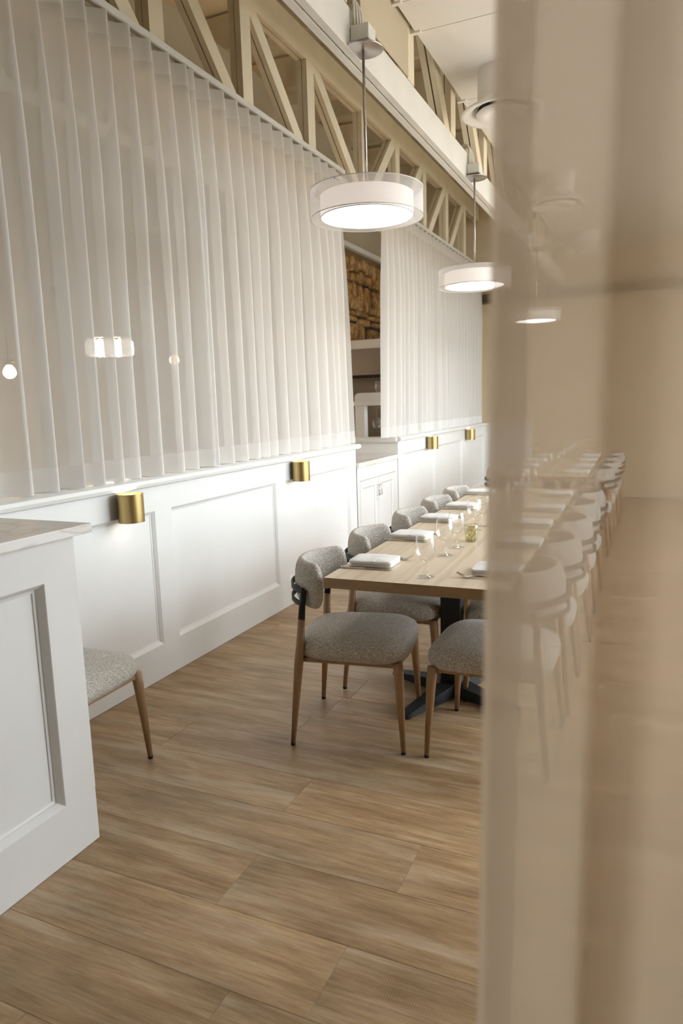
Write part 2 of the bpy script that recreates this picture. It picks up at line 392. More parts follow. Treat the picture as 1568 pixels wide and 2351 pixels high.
# ------------------------------------------------------------------ mesh helpers
class MB:
    def __init__(s): s.v = []; s.f = []
    def add(s, vs, fs):
        o = len(s.v); s.v += [tuple(p) for p in vs]; s.f += [tuple(i + o for i in q) for q in fs]; return s
    def box(s, x0, x1, y0, y1, z0, z1):
        vs = [(x0, y0, z0), (x1, y0, z0), (x1, y1, z0), (x0, y1, z0), (x0, y0, z1), (x1, y0, z1), (x1, y1, z1), (x0, y1, z1)]
        return s.add(vs, [(0, 3, 2, 1), (4, 5, 6, 7), (0, 1, 5, 4), (1, 2, 6, 5), (2, 3, 7, 6), (3, 0, 4, 7)])
    def prism(s, poly, axis, a, b):
        """poly: 2-D points (counter-clockwise) in the two other axes, extruded along axis from a to b"""
        n = len(poly)
        def P(p, t):
            if axis == 'x': return (t, p[0], p[1])
            if axis == 'y': return (p[0], t, p[1])
            return (p[0], p[1], t)
        vs = [P(p, a) for p in poly] + [P(p, b) for p in poly]
        fs = [tuple(range(n - 1, -1, -1)), tuple(range(n, 2 * n))]
        fs += [(i, (i + 1) % n, (i + 1) % n + n, i + n) for i in range(n)]
        return s.add(vs, fs)
    def bar(s, p0, p1, w, d, side):
        """rectangular bar from p0 to p1; side = direction of width w"""
        p0 = Vector(p0); p1 = Vector(p1); t = (p1 - p0).normalized(); a = Vector(side); a = (a - t * a.dot(t)).normalized(); b = t.cross(a)
        q = [a * (w / 2) + b * (d / 2), a * (-w / 2) + b * (d / 2), a * (-w / 2) - b * (d / 2), a * (w / 2) - b * (d / 2)]
        vs = [p0 + k for k in q] + [p1 + k for k in q]
        return s.add(vs, [(3, 2, 1, 0), (4, 5, 6, 7)] + [(i, (i + 1) % 4, (i + 1) % 4 + 4, i + 4) for i in range(4)])
    def lathe(s, prof, n=32, c=(0, 0, 0), closed=False):
        vs = []; fs = []; k = len(prof)
        for i in range(n):
            a = 2 * PI * i / n
            for r, z in prof: vs.append((c[0] + r * math.cos(a), c[1] + r * math.sin(a), c[2] + z))
        for i in range(n):
            j = (i + 1) % n
            for q in range(k - 1 + (1 if closed else 0)):
                q2 = (q + 1) % k
                fs.append((i * k + q, j * k + q, j * k + q2, i * k + q2))
        return s.add(vs, fs)
    def tube(s, pts, rad, n=10, cap=True):
        pts = [Vector(p) for p in pts]
        if not isinstance(rad, (list, tuple)): rad = [rad] * len(pts)
        vs = []; fs = []; up_ = None
        for i, p in enumerate(pts):
            t = (pts[min(i + 1, len(pts) - 1)] - pts[max(i - 1, 0)]).normalized()
            if up_ is None: up_ = Vector((0, 0, 1)) if abs(t.z) < 0.9 else Vector((1, 0, 0))
            a = (up_ - t * up_.dot(t)).normalized(); b = t.cross(a); up_ = a
            for k in range(n):
                th = 2 * PI * k / n
                vs.append(p + (a * math.cos(th) + b * math.sin(th)) * rad[i])
        for i in range(len(pts) - 1):
            for k in range(n):
                k2 = (k + 1) % n
                fs.append((i * n + k, i * n + k2, (i + 1) * n + k2, (i + 1) * n + k))
        if cap:
            fs.append(tuple(range(n - 1, -1, -1))); fs.append(tuple((len(pts) - 1) * n + k for k in range(n)))
        return s.add(vs, fs)
    def grid(s, rows):
        h = len(rows); w = len(rows[0])
        vs = [p for r in rows for p in r]
        return s.add(vs, [(i * w + j, i * w + j + 1, (i + 1) * w + j + 1, (i + 1) * w + j) for i in range(h - 1) for j in range(w - 1)])
    def mesh(s, name, m_, smooth=False, bevel=0.0, weld=False, seg=2):
        me = bpy.data.meshes.new(name); me.from_pydata(s.v, [], s.f)
        bm = bmesh.new(); bm.from_mesh(me)
        if weld: bmesh.ops.remove_doubles(bm, verts=bm.verts, dist=1e-5)
        if bevel: bmesh.ops.bevel(bm, geom=list(bm.edges), offset=bevel, segments=seg, profile=0.6, affect='EDGES', clamp_overlap=True)
        bmesh.ops.recalc_face_normals(bm, faces=bm.faces)
        bm.to_mesh(me); bm.free()
        for mm in (m_ if isinstance(m_, (list, tuple)) else [m_]): me.materials.append(M[mm])
        if smooth: me.polygons.foreach_set('use_smooth', [True] * len(me.polygons))
        return me
    def build(s, name, m_, parent=None, smooth=False, bevel=0.0, weld=False, loc=None, seg=2):
        return link(name, s.mesh(name, m_, smooth, bevel, weld, seg), parent, loc)

def link(name, me, parent=None, loc=None, rz=None):
    o = bpy.data.objects.new(name, me); COL.objects.link(o)
    if parent is not None: o.parent = parent
    if loc is not None: o.location = loc
    if rz is not None: o.rotation_euler = (0, 0, rz)
    return o

def thing(name, label, cat, loc=(0, 0, 0), rz=0.0, group=None):
    o = link(name, None, None, loc, rz); return tag(o, label, cat, group)

def tag(o, label, cat, group=None, kind=None):
    o['label'] = label; o['category'] = cat
    if group: o['group'] = group
    if kind: o['kind'] = kind
    return o

def struct(o):
    o['kind'] = 'structure'; return o

def dup(root, loc, rz, label, group=None):
    r = root.copy(); COL.objects.link(r); r.location = loc; r.rotation_euler = (0, 0, rz); r['label'] = label
    if group: r['group'] = group
    for ch in list(root.children):
        c = ch.copy(); COL.objects.link(c); c.parent = r
        for g in list(ch.children):
            d = g.copy(); COL.objects.link(d); d.parent = c
    return r

def smooth_by_angle(o, deg=40):
    me = o.data
    me.polygons.foreach_set('use_smooth', [True] * len(me.polygons))
    bm = bmesh.new(); bm.from_mesh(me)
    for e in bm.edges:
        if len(e.link_faces) == 2 and e.calc_face_angle(0) > math.radians(deg): e.smooth = False
    bm.to_mesh(me); bm.free()
    return o

# ================================================================== THE SETTING
WX = -2.414            # face of the panelled half wall
FY = 10.75             # far wall
# floor with its planks
fl = struct(MB().box(-7.0, RX + 0.1, -2.3, 12.5, -0.12, -0.006).build('floor', 'subfloor'))
PW, PLEN = 0.246, 1.52
joint = {0: -0.72, 1: -1.146, 2: -0.667, 3: -1.19, 4: -1.935, 5: -1.44, -1: -0.935}
rnd = random.Random(3)
pl_cache = {}
def plank_mesh(w):
    k = round(w, 3)
    if k not in pl_cache:
        g, c = 0.0006, 0.0003
        x0, x1, y0, y1 = -w / 2 + g, w / 2 - g, -PW / 2 + g, PW / 2 - g
        b = MB()
        b.add([(x0, y0, -0.006), (x1, y0, -0.006), (x1, y1, -0.006), (x0, y1, -0.006),
               (x0, y0, -c), (x1, y0, -c), (x1, y1, -c), (x0, y1, -c),
               (x0 + c, y0 + c, 0), (x1 - c, y0 + c, 0), (x1 - c, y1 - c, 0), (x0 + c, y1 - c, 0)],
              [(0, 1, 5, 4), (1, 2, 6, 5), (2, 3, 7, 6), (3, 0, 4, 7), (4, 5, 9, 8), (5, 6, 10, 9), (6, 7, 11, 10), (7, 4, 8, 11), (8, 9, 10, 11)])
        pl_cache[k] = b.mesh('plank', 'plank')
    return pl_cache[k]
for row in range(-2, 38):
    y = 1.289 + PW * (row + 0.5)
    j = joint.get(row, -1.0 - rnd.random() * PLEN)
    xs = [j]
    while xs[0] > WX: xs.insert(0, xs[0] - PLEN)
    while xs[-1] < RX: xs.append(xs[-1] + PLEN)
    xs[0] = WX + 0.001; xs[-1] = RX - 0.001
    for a, b in zip(xs[:-1], xs[1:]):
        if b - a > 0.02: link('plank', plank_mesh(b - a), fl, ((a + b) / 2, y, 0))

# panelled half wall, two runs with a cabinet niche between them
def framed_panel(parent, y0, y1, z0, z1, x, mname='white', back=0.020, w=0.024):
    """a recessed field with a stepped moulding round it, facing +x at plane x"""
    MB().box(x - back - 0.01, x - back, y0, y1, z0, z1).build('panel', mname, parent)
    prof = [(0.0, 0.0), (0.003, -0.003), (w * 0.30, -back * 0.30), (w * 0.62, -back * 0.66), (w * 0.66, -back * 0.80), (w, -back * 0.88), (w + 0.002, -back - 0.001)]
    rows = []
    for d, h in prof:
        rows.append([(x + h, y0 + d, z0 + d), (x + h, y1 - d, z0 + d), (x + h, y1 - d, z1 - d), (x + h, y0 + d, z1 - d), (x + h, y0 + d, z0 + d)])
    MB().grid(rows).build('moulding', mname, parent)

def panel_wall(y0, y1, panels, name):
    w = struct(MB().box(WX - 0.14, WX - 0.03, y0, y1, 0, 1.05).build(name, 'white'))
    f = WX
    zb, zt = 0.187, 0.917
    MB().box(f - 0.03, f, y0, y1, 0.001, zb).build('bottom_rail', 'white', w)
    MB().box(f - 0.03, f, y0, y1, zt, 1.05).build('top_rail', 'white', w)
    edges = [y0] + [e for p in panels for e in p] + [y1]
    for a, b in zip(edges[0::2], edges[1::2]):
        if b > a: MB().box(f - 0.03, f, a, b, zb, zt).build('stile', 'white', w)
    for a, b in panels: framed_panel(w, a, b, zb, zt, f)
    return w
panel_wall(0.3, 5.640, [(0.47, 1.63), (1.77, 2.928), (3.066, 4.222), (4.365, 5.500)], 'wall_left')
panel_wall(6.735, FY, [(6.90, 8.03), (8.17, 9.30), (9.44, 10.57)], 'wall_left')
capprof = [(WX - 0.20, 1.05), (WX + 0.018, 1.05), (WX + 0.036, 1.056), (WX + 0.042, 1.072), (WX + 0.036, 1.088), (WX + 0.02, 1.095), (WX - 0.20, 1.095)]
smooth_by_angle(struct(MB().prism(capprof, 'y', 0.3, 5.675).build('trim_1', 'white')))
smooth_by_angle(struct(MB().prism(capprof, 'y', 6.715, FY - 0.02).build('trim_2', 'white')))
# return half wall behind the niche, running away from the room
rw = struct(MB().box(-3.75, WX - 0.1405, 6.735, 6.86, 0, 1.045).build('wall_niche', 'white'))
struct(MB().box(-3.75, WX - 0.005, 6.70, 6.90, 1.045, 1.092).build('trim_3', 'white', None, False, 0.006))

# far wall: warm paint above a white dado
fw = struct(MB().box(-7, RX + 0.2, FY, FY + 0.15, 0, 5.0).build('wall_far', 'warmwall'))
MB().box(WX + 0.0, -1.72, FY - 0.035, FY - 0.001, 0.001, 1.05).build('dado', 'white', fw)
MB().box(-1.719, RX, FY - 0.035, FY - 0.001, 0.001, 1.05).build('dado', 'warmwall', fw)
MB().box(WX + 0.04, -1.70, FY - 0.06, FY - 0.001, 1.05, 1.095).build('dado_cap', 'white', fw)
MB().box(-1.699, RX, FY - 0.06, FY - 0.001, 1.05, 1.095).build('dado_cap', 'warmwall', fw)
for a in (-1.62, -0.35, 0.85):
    b = MB()
    b.box(a, a + 1.15, FY - 0.041, FY - 0.035, 0.90, 0.917); b.box(a, a + 1.15, FY - 0.041, FY - 0.035, 0.187, 0.205)
    b.box(a, a + 0.018, FY - 0.041, FY - 0.035, 0.205, 0.90); b.box(a + 1.132, a + 1.15, FY - 0.041, FY - 0.035, 0.205, 0.90)
    b.build('dado_moulding', 'warmwall', fw)
struct(MB().box(-2.55, RX, FY - 0.20, FY - 0.001, 2.84, 2.955).build('trim_4', 'darkwood'))
# right wall with the big windows, and the rest of the shell
wr = MB()
def holed(z0, z1, hz0, hz1, holes):
    ys = [-2.3] + [e for w_ in holes for e in w_] + [FY]
    for a, b in zip(ys[0::2], ys[1::2]): wr.box(RX, RX + 0.18, a, b, z0, z1)
    for a, b in holes:
        wr.box(RX, RX + 0.18, a, b, z0, hz0); wr.box(RX, RX + 0.18, a, b, hz1, z1)
holed(0, 3.6, WZ0, WZ1, WINS)
holed(3.6, 5.0, HZ0, HZ1, HIGH_ADDED)
struct(wr.build('wall_right', 'white'))
for i, (a, b) in enumerate(HIGH_ADDED):  # frames and panes of the added clerestory, out of view
    w = struct(MB().box(RX + 0.04, RX + 0.12, a, b, HZ0, HZ0 + 0.04).build('window_%d' % (i + 4), 'white'))
    MB().box(RX + 0.04, RX + 0.12, a, b, HZ1 - 0.04, HZ1).build('frame', 'white', w)
    MB().add([(RX + 0.08, a, HZ0 + 0.04), (RX + 0.08, b, HZ0 + 0.04), (RX + 0.08, b, HZ1 - 0.04), (RX + 0.08, a, HZ1 - 0.04)], [(0, 1, 2, 3)]).build('pane', 'pane', w)
for i, (a, b) in enumerate(WINS):
    w = struct(MB().box(RX - 0.03, RX + 0.02, a - 0.05, b + 0.05, WZ0 - 0.05, WZ0 + 0.012).build('window_%d' % (i + 1), 'white'))
    n = 3
    for k in range(n + 1):
        yy = a + (b - a) * k / n
        MB().box(RX + 0.06, RX + 0.12, max(a, yy - 0.025), min(b, yy + 0.025), WZ0, WZ1).build('mullion', 'white', w)
    for zz in (WZ0 + 0.012, WZ1 - 0.05): MB().box(RX + 0.06, RX + 0.12, a, b, zz, zz + 0.05).build('frame', 'white', w)
    for k in range(n):
        q0 = a + (b - a) * k / n + 0.025; q1 = a + (b - a) * (k + 1) / n - 0.025
        MB().add([(RX + 0.09, q0, WZ0 + 0.06), (RX + 0.09, q1, WZ0 + 0.06), (RX + 0.09, q1, WZ1 - 0.05), (RX + 0.09, q0, WZ1 - 0.05)], [(0, 1, 2, 3)]).build('pane', 'pane', w)
struct(MB().box(-7, RX + 0.2, -2.45, -2.3, 0, 5.0).build('wall_behind', 'khaki_wall'))
struct(MB().box(-7.15, -7.0, -2.45, 12.5, 0, 5.0).build('wall_kitchen', 'khaki_wall'))
struct(MB().box(-7.2, RX + 0.2, -2.45, 12.6, 4.98, 5.1).build('ceiling', 'khaki'))
struct(MB().box(-7, -3.0, 12.4, 12.55, 0, 5.0).build('wall_kitchen_end', 'khaki_wall'))

# hung white ceiling boards over the tables
sf = struct(MB().box(-1.27, RX, 0.02, FY, 3.52, 3.56).build('ceiling_frame', 'ceil'))
yb = [0.02, 1.05, 2.05, 3.04, 3.72, 4.04, 5.04, 6.04, 7.04, 8.04, 9.04, 10.04, FY]
for a, b in zip(yb[:-1], yb[1:]):
    MB().box(-1.30, 1.0, a + 0.003, b - 0.003, 3.45, 3.52).build('ceiling_board', 'ceil', sf)
    MB().box(1.006, RX, a + 0.003, b - 0.003, 3.45, 3.52).build('ceiling_board', 'ceil', sf)
for y in (3.72, 4.04, 5.04): MB().box(-1.33, -1.27, y - 0.02, y + 0.006, 3.44, 3.47).build('hanger_clip', 'ceil', sf)

# ------------------------------------------------------------------ roof timbers
def truss(name, label, x, zb0, zb1, zt0, zt1, posts, flip, pw, mchord, mpost, y0, y1):
    """double-board truss: every member is two boards with a gap between"""
    t = thing(name, label, 'truss')
    xs = [(x - 0.038, x), (x - 0.084, x - 0.046)]
    for a, b in xs:
        MB().box(a, b, y0, y1, zb0, zb1).build('bottom_chord', mchord, t, False, 0.002, seg=1)
        MB().box(a, b, y0, y1, zt0, zt1).build('top_chord', mpost, t, False, 0.002, seg=1)
        for p in posts: MB().box(a + 0.001, b + 0.004, p - pw / 2, p + pw / 2, zb1 + 0.001, zt0 - 0.001).build('post', mpost, t)
        for i in range(len(posts) - 1):
            p, q = posts[i], posts[i + 1]
            if i < flip: A, B = (p + pw * 0.55, zt0 + 0.02), (q - pw * 0.9, zb1 - 0.03)
            else: A, B = (p + pw * 0.9, zb1 - 0.03), (q - pw * 0.55, zt0 + 0.02)
            MB().bar(((a + b) / 2, A[0], A[1]), ((a + b) / 2, B[0], B[1]), 0.036, 0.105, (1, 0, 0)).build('brace', mpost, t)
    return t
truss('roof_truss', 'cream painted timber truss directly above the wall curtains', -2.53, 3.12, 3.345, 4.02, 4.225,
      [1.55, 2.47, 3.36, 4.285, 5.22, 6.30, 7.19, 8.10, 9.02, 9.90], 5, 0.122, 'khaki', 'khaki', 0.3, FY - 0.01)
truss('roof_truss', 'whitish timber truss with a broad lower beam that carries the drum pendants', -1.33, 3.02, 3.195, 4.05, 4.25,
      [2.18, 3.08, 4.02, 4.90, 5.85, 6.75, 7.65, 8.55, 9.45], 6, 0.115, 'beamw', 'khaki', 0.3, FY - 0.01)
bd = tag(MB().box(-1.3245, -1.3185, 3.275, 3.955, 3.197, 4.05).build('plywood_sheet', 'khaki_wall'), 'plywood sheet fixed to the pendant truss above the nearest pendant', 'board')
# drop wall over the kitchen and the roof joists beyond the truss
dw = struct(MB().box(-3.75, -3.60, 0.3, FY, 3.40, 4.55).build('wall_drop', 'khaki_wall'))
struct(MB().box(-3.62, -3.56, 0.3, FY, 3.34, 3.40).build('trim_5', 'ceil'))
for k in range(11):
    y = 1.2 + k * 0.95
    tag(MB().box(-6.9, -1.5, y, y + 0.05, 4.66, 4.95).build('roof_joist', 'khaki'), 'cream roof joist above the trusses, %s from the near end' % ['first', 'second', 'third', 'fourth', 'fifth', 'sixth', 'seventh', 'eighth', 'ninth', 'tenth', 'eleventh'][k], 'joist', 'roof joists')
for k, y in enumerate((3.6, 6.62, 9.6)):
    tag(MB().box(-3.6, -2.62, y, y + 0.09, 4.36, 4.45).build('cross_beam', 'khaki'), 'cream cross beam between wall truss and drop wall, ' + ['nearest of three', 'middle of three', 'farthest of three'][k], 'beam', 'cross beams')

# ================================================================== CURTAINS ON THE HALF WALL
def wave_curtain(name, label, x, y0, y1, ztop, zbot, period, amp, seed, taper=(0.0, 0.0), mats=('sheer', 'sheer2'), group='wall curtains', hemh=0.105, headh=0.11):
    r = random.Random(seed)
    t = thing(name, label, 'curtain', (x, (y0 + y1) / 2, zbot), 0, group)
    nper = max(2, round((y1 - y0) / period)); ns = nper * 18
    ph = [r.uniform(-0.9, 0.9) for _ in range(nper + 2)]; am = [r.uniform(0.60, 1.22) for _ in range(nper + 2)]
    dr = [r.uniform(-1, 1) for _ in range(nper + 2)]
    def pt(i, z):
        u = i / ns * nper; k = min(int(u), nper); fr = u - k
        sm = fr * fr * (3 - 2 * fr)
        A = am[k] * (1 - sm) + am[k + 1] * sm; P = ph[k] * (1 - sm) + ph[k + 1] * sm; D = dr[k] * (1 - sm) + dr[k + 1] * sm
        h = (ztop - z) / (ztop - zbot)
        wob = 1.1 * math.sin(u * 0.83 + seed) + 0.7 * math.sin(u * 1.9 + 2 * seed)
        a = 2 * PI * u + (P + wob) * min(1, 0.25 + h * 1.3)
        aa = amp * (0.50 + 0.50 * min(1, h * 3.0)) * (1 + (A - 1) * min(1, 0.3 + h))
        yy = y0 + (y1 - y0) * i / ns + 0.004 * math.sin(2 * a) + 0.024 * D * h
        yy += (taper[0] * (1 - i / ns) + taper[1] * i / ns) * h
        xx = aa * math.sin(a) + 0.006 * h * math.sin(a * 2 + D * 3)
        return (xx, yy - (y0 + y1) / 2, z - zbot)
    def strip(z0, z1, n): return [[pt(i, z0 + (z1 - z0) * j / n) for i in range(ns + 1)] for j in range(n + 1)]
    MB().grid(strip(ztop - headh, zbot + hemh, 18)).build('sheer_cloth', mats[0], t, True)
    MB().grid(strip(zbot + hemh, zbot, 3)).build('hem', mats[1], t, True)
    MB().grid(strip(ztop, ztop - headh, 3)).build('heading_band', mats[1], t, True)
    return t
CX = -2.472
wave_curtain('sheer_curtain', 'white sheer curtain above the half wall, nearest the veined counter', CX, 0.45, 3.585, 3.308, 1.100, 0.148, 0.072, 1)
wave_curtain('sheer_curtain', 'white sheer curtain hanging left of the cabinet niche, behind the nearest drum pendant', CX, 3.515, 5.56, 3.308, 1.100, 0.148, 0.068, 2, (0, 0.11))
wave_curtain('sheer_curtain', 'white sheer curtain hanging just right of the cabinet niche', CX, 6.57, 8.46, 3.308, 1.100, 0.150, 0.066, 3, (-0.11, 0))
wave_curtain('sheer_curtain', 'farthest white sheer curtain, ending at the far wall', CX, 8.465, 10.62, 3.308, 1.100, 0.150, 0.066, 4)
for a, b, w in ((0.4, 5.66, 'over the two near sheer curtains'), (6.50, 10.66, 'over the two far sheer curtains')):
    t = thing('curtain_track', 'slim white curtain track ' + w, 'curtain rail', (CX, (a + b) / 2, 3.318), 0, 'curtain tracks')
    h = (b - a) / 2
    MB().box(-0.02, 0.028, -h, h, 0.0, 0.032).build('rail', 'track', t, False, 0.002, seg=1)
    MB().box(-0.012, 0.012, -h, h, -0.003, 0.0).build('slot', 'nickel', t)

# ================================================================== CABINET NICHE
cn = thing('niche_cabinet', 'low white cabinet with two panelled doors in the wall niche', 'cabinet', (WX, 6.19, 0))
MB().box(-0.55, -0.022, -0.528, 0.523, 0.001, 0.885).build('body', 'cab', cn)
MB().box(-0.022, 0, -0.528, 0.523, 0.757, 0.885).build('face_rail', 'cab', cn)
MB().box(-0.022, 0, -0.528, -0.470, 0.001, 0.757).build('face_stile', 'cab', cn)
MB().box(-0.022, 0, 0.440, 0.523, 0.001, 0.757).build('face_stile', 'cab', cn)
for y0, y1, hy in ((-0.467, -0.024, -0.055), (-0.019, 0.437, 0.012)):
    d = MB().box(-0.022, -0.012, y0, y1, 0.05, 0.753).build('door', 'cab', cn)
    b = MB(); g = 0.062
    b.box(-0.012, 0.001, y0, y1, 0.05, 0.05 + g); b.box(-0.012, 0.001, y0, y1, 0.753 - g, 0.753)
    b.box(-0.012, 0.001, y0, y0 + g, 0.05 + g, 0.753 - g); b.box(-0.012, 0.001, y1 - g, y1, 0.05 + g, 0.753 - g)
    b.build('door_frame', 'cab', d)
    rows = []
    for q, hh in ((g, 0.001), (g + 0.008, -0.003), (g + 0.016, -0.010)):
        rows.append([(hh, y0 + q, 0.05 + q), (hh, y1 - q, 0.05 + q), (hh, y1 - q, 0.753 - q), (hh, y0 + q, 0.753 - q), (hh, y0 + q, 0.05 + q)])
    MB().grid(rows).build('door_moulding', 'cab', d)
    MB().tube([(0.001, hy, 0.58), (0.022, hy, 0.58), (0.022, hy, 0.68), (0.001, hy, 0.68)], 0.0045, 8).build('handle', 'steel', d, True)
kh = MB().lathe([(0.0, 0.004), (0.007, 0.003), (0.007, -0.003), (0.0, -0.004)], 12).build('key_lock', 'steel', cn, True)
kh.location = (0.003, -0.055, 0.545); kh.rotation_euler = (0, PI / 2, 0)
tag(MB().box(-0.56, 0.028, -0.545, 0.538, 0.885, 0.925).build('niche_counter', 'quartz', None, False, 0.003, loc=(WX, 6.19, 0)), 'white veined stone top on the niche cabinet', 'worktop')

# ================================================================== SCONCES
def sconce(y, label):
    t = thing('wall_sconce', label, 'lamp', (WX + 0.066, y, 0.975), 0, 'brass sconces on the half wall')
    R, H = 0.064, 0.07
    MB().lathe([(R - 0.003, -H), (R, -H), (R, H), (R - 0.003, H)], 48, closed=True).build('shade', 'brass', t, True)
    smooth_by_angle(t.children[0])
    MB().box(-0.066, -R + 0.006, -0.02, 0.02, -0.04, 0.04).build('wall_plate', 'brass', t)
    for s in (1, -1):
        MB().lathe([(0.0, s * (H - 0.012)), (R - 0.004, s * (H - 0.012))], 32).build('lens', 'sconce_lens', t)
    return t
for y, l in ((2.672, 'brass cylinder sconce nearest the veined counter'), (4.479, 'brass cylinder sconce left of the cabinet niche'),
             (7.717, 'brass cylinder sconce just right of the cabinet niche'), (9.479, 'farthest brass cylinder sconce on the half wall')):
    sconce(y, l)

# ================================================================== COUNTER CABINET AT THE LEFT EDGE
CXF = -1.705
cc = thing('counter_cabinet', 'white panelled counter cabinet at the left edge under the veined top', 'cabinet', (CXF, 1.661, 0))
MB().box(-0.70, -0.042, -2.2, -0.001, 0.001, 1.058).build('body', 'cab', cc)
MB().box(-0.043, 0, -2.2, 0, 0.001, 0.19).build('bottom_rail', 'cab', cc, False, 0.0015, seg=1)
MB().box(-0.043, 0, -2.2, 0, 0.93, 1.058).build('top_rail', 'cab', cc)
MB().box(-0.043, 0, -0.131, 0, 0.19, 0.93).build('stile', 'cab', cc)
MB().box(-0.043, 0, -1.46, -1.32, 0.19, 0.93).build('stile', 'cab', cc)
framed_panel(cc, -1.32, -0.131, 0.19, 0.93, 0.0, 'cab', 0.030, 0.026)
framed_panel(cc, -2.2, -1.46, 0.19, 0.93, 0.0, 'cab', 0.030, 0.026)
tag(MB().box(-0.74, 0.03, -2.25, 0.055, 0, 0.031).build('stone_counter', 'quartz', None, False, 0.003, loc=(CXF, 1.661, 1.059)), 'white veined stone counter top at the left edge', 'worktop')

# ================================================================== DINING CHAIRS
def superellipse(a, b, n, k, flare=0.0):
    pts = []
    for i in range(k):
        th = 2 * PI * i / k; c, s = math.cos(th), math.sin(th)
        x = a * math.copysign(abs(c) ** (2 / n), c); y = b * math.copysign(abs(s) ** (2 / n), s)
        pts.append((x, y * (1 + flare * x / a)))
    return pts
def make_chair():
    t = thing('dining_chair', '', 'chair')
    # seat cushion
    K = 56; pl = superellipse(0.254, 0.240, 4.3, K, 0.07)
    prof = [(0.0, 0.378), (0.86, 0.378), (0.945, 0.382), (0.988, 0.397), (1.0, 0.418), (0.988, 0.438), (0.95, 0.454), (0.88, 0.465), (0.7, 0.474), (0.4, 0.479), (0.0, 0.480)]
    rows = []
    for r_, z in prof:
        rows.append([(x * r_ + 0.005, y * r_, z - 0.010 * max(0, (x * r_) / 0.25) ** 3 * (1 if z > 0.40 else 0)) for x, y in pl + pl[:1]])
    MB().grid(rows).build('seat', 'boucle', t, True, weld=True)
    # seat rails
    ap = MB()
    for s in (1, -1): ap.bar((-0.205, s * 0.192, 0.372), (0.215, s * 0.206, 0.372), 0.020, 0.018, (0, 1, 0))
    ap.bar((0.214, -0.21, 0.372), (0.214, 0.21, 0.372), 0.020, 0.018, (1, 0, 0))
    ap.bar((-0.20, -0.20, 0.372), (-0.20, 0.20, 0.372), 0.020, 0.018, (1, 0, 0))
    ap.build('seat_rail', 'leg', t, False)
    for s in (1, -1):
        l = MB().tube([(0.214, s * 0.213, 0.384), (0.2185, s * 0.218, 0.33), (0.236, s * 0.236, 0.012)], [0.0215, 0.0205, 0.0105], 16).build('leg', 'leg', t, True)
        MB().tube([(0.236, s * 0.236, 0.012), (0.2363, s * 0.2363, 0.0)], [0.0108, 0.0105], 12).build('foot_cap', 'rubber', l, True)
        l = MB().tube([(-0.196, s * 0.206, 0.556), (-0.203, s * 0.211, 0.45), (-0.212, s * 0.218, 0.36), (-0.243, s * 0.243, 0.012)], [0.0155, 0.0185, 0.020, 0.0105], 16).build('leg', 'leg', t, True)
        MB().tube([(-0.243, s * 0.243, 0.012), (-0.2435, s * 0.2435, 0.0)], [0.0108, 0.0105], 12).build('foot_cap', 'rubber', l, True)
    # curved backrest pad
    Rm, c0, th, H, T = 0.232, -0.018, math.radians(71), 0.099, 0.0235
    rows = []
    n = 44
    for i in range(n + 1):
        u = -1 + 2 * i / n
        a = u * th
        e = max(0.0, abs(u) - 0.80) / 0.20
        sc_ = math.sqrt(max(0.0, 1 - e * e)) if e < 1 else 0.0
        sc_ = max(sc_, 0.02)
        ring = []
        for k in range(25):
            q = 2 * PI * k / 24
            cz, sz = math.cos(q), math.sin(q)
            dr = T * math.copysign(abs(cz) ** 0.75, cz) * (0.45 + 0.55 * sc_) * (1 if sc_ > 0.03 else 0.02)
            dz = H * math.copysign(abs(sz) ** 0.62, sz) * sc_
            R_ = Rm + dr - 0.012 * (dz / H) ** 2
            ring.append((c0 - R_ * math.cos(a), R_ * math.sin(a) * 1.0, 0.692 + dz))
        rows.append(ring)
    MB().grid(rows).build('backrest', 'boucle', t, True, weld=True)
    # black steel frame: risers and two hoops round the outside of the pad
    for s in (1, -1):
        MB().tube([(-0.196, s * 0.206, 0.552), (-0.188, s * 0.212, 0.62), (-0.178, s * 0.219, 0.680)], [0.0155, 0.0135, 0.0125], 14).build('back_riser', 'black', t, True)
    for z, w in ((0.675, 0.024), (0.618, 0.020)):
        rows = []
        Ro = Rm + 0.036
        t1 = math.radians(52)
        for i in range(29):
            a = -t1 + 2 * t1 * i / 28
            ring = []
            for dr, dz in ((-0.004, -w / 2), (0.004, -w / 2), (0.004, w / 2), (-0.004, w / 2), (-0.004, -w / 2)):
                ring.append((c0 - (Ro + dr) * math.cos(a), (Ro + dr) * math.sin(a), z + dz))
            rows.append(ring)
        smooth_by_angle(MB().grid(rows).build('back_hoop', 'black', t))
    return t
rad = math.radians
ch0 = make_chair()
CHG = 'dining chairs at the long tables'
ordw = ['first', 'second', 'third', 'fourth', 'fifth']
left = [(-1.196, 2.770, 10), (-1.212, 3.385, 6), (-1.212, 4.045, 4), (-1.214, 4.615, 3), (-1.225, 5.185, 3)]
right = [(-0.590, 2.826, 180), (-0.585, 3.42, 181), (-0.585, 4.02, 179), (-0.59, 4.62, 182), (-0.60, 5.20, 180)]
first = True
def put_chair(x, y, a, label, group=CHG):
    global first
    if first:
        first = False; ch0.location = (x, y, 0); ch0.rotation_euler = (0, 0, rad(a)); ch0['label'] = label; ch0['group'] = group; return ch0
    return dup(ch0, (x, y, 0), rad(a), label, group)
Lab = ['grey boucle chair at the near left corner of the front table',
       'second grey boucle chair from the near end, wall side of the front table',
       'third grey boucle chair from the near end, wall side of the front table',
       'fourth grey boucle chair from the near end, wall side of the front table',
       'fifth grey boucle chair from the near end, wall side of the front table']
for (x, y, a), l in zip(left, Lab): put_chair(x, y, a, l)
Lab = ['nearest grey boucle chair half hidden by the foreground curtain'] + \
      ['%s grey boucle chair from the near end, window side of the front table' % w for w in ordw[1:]]
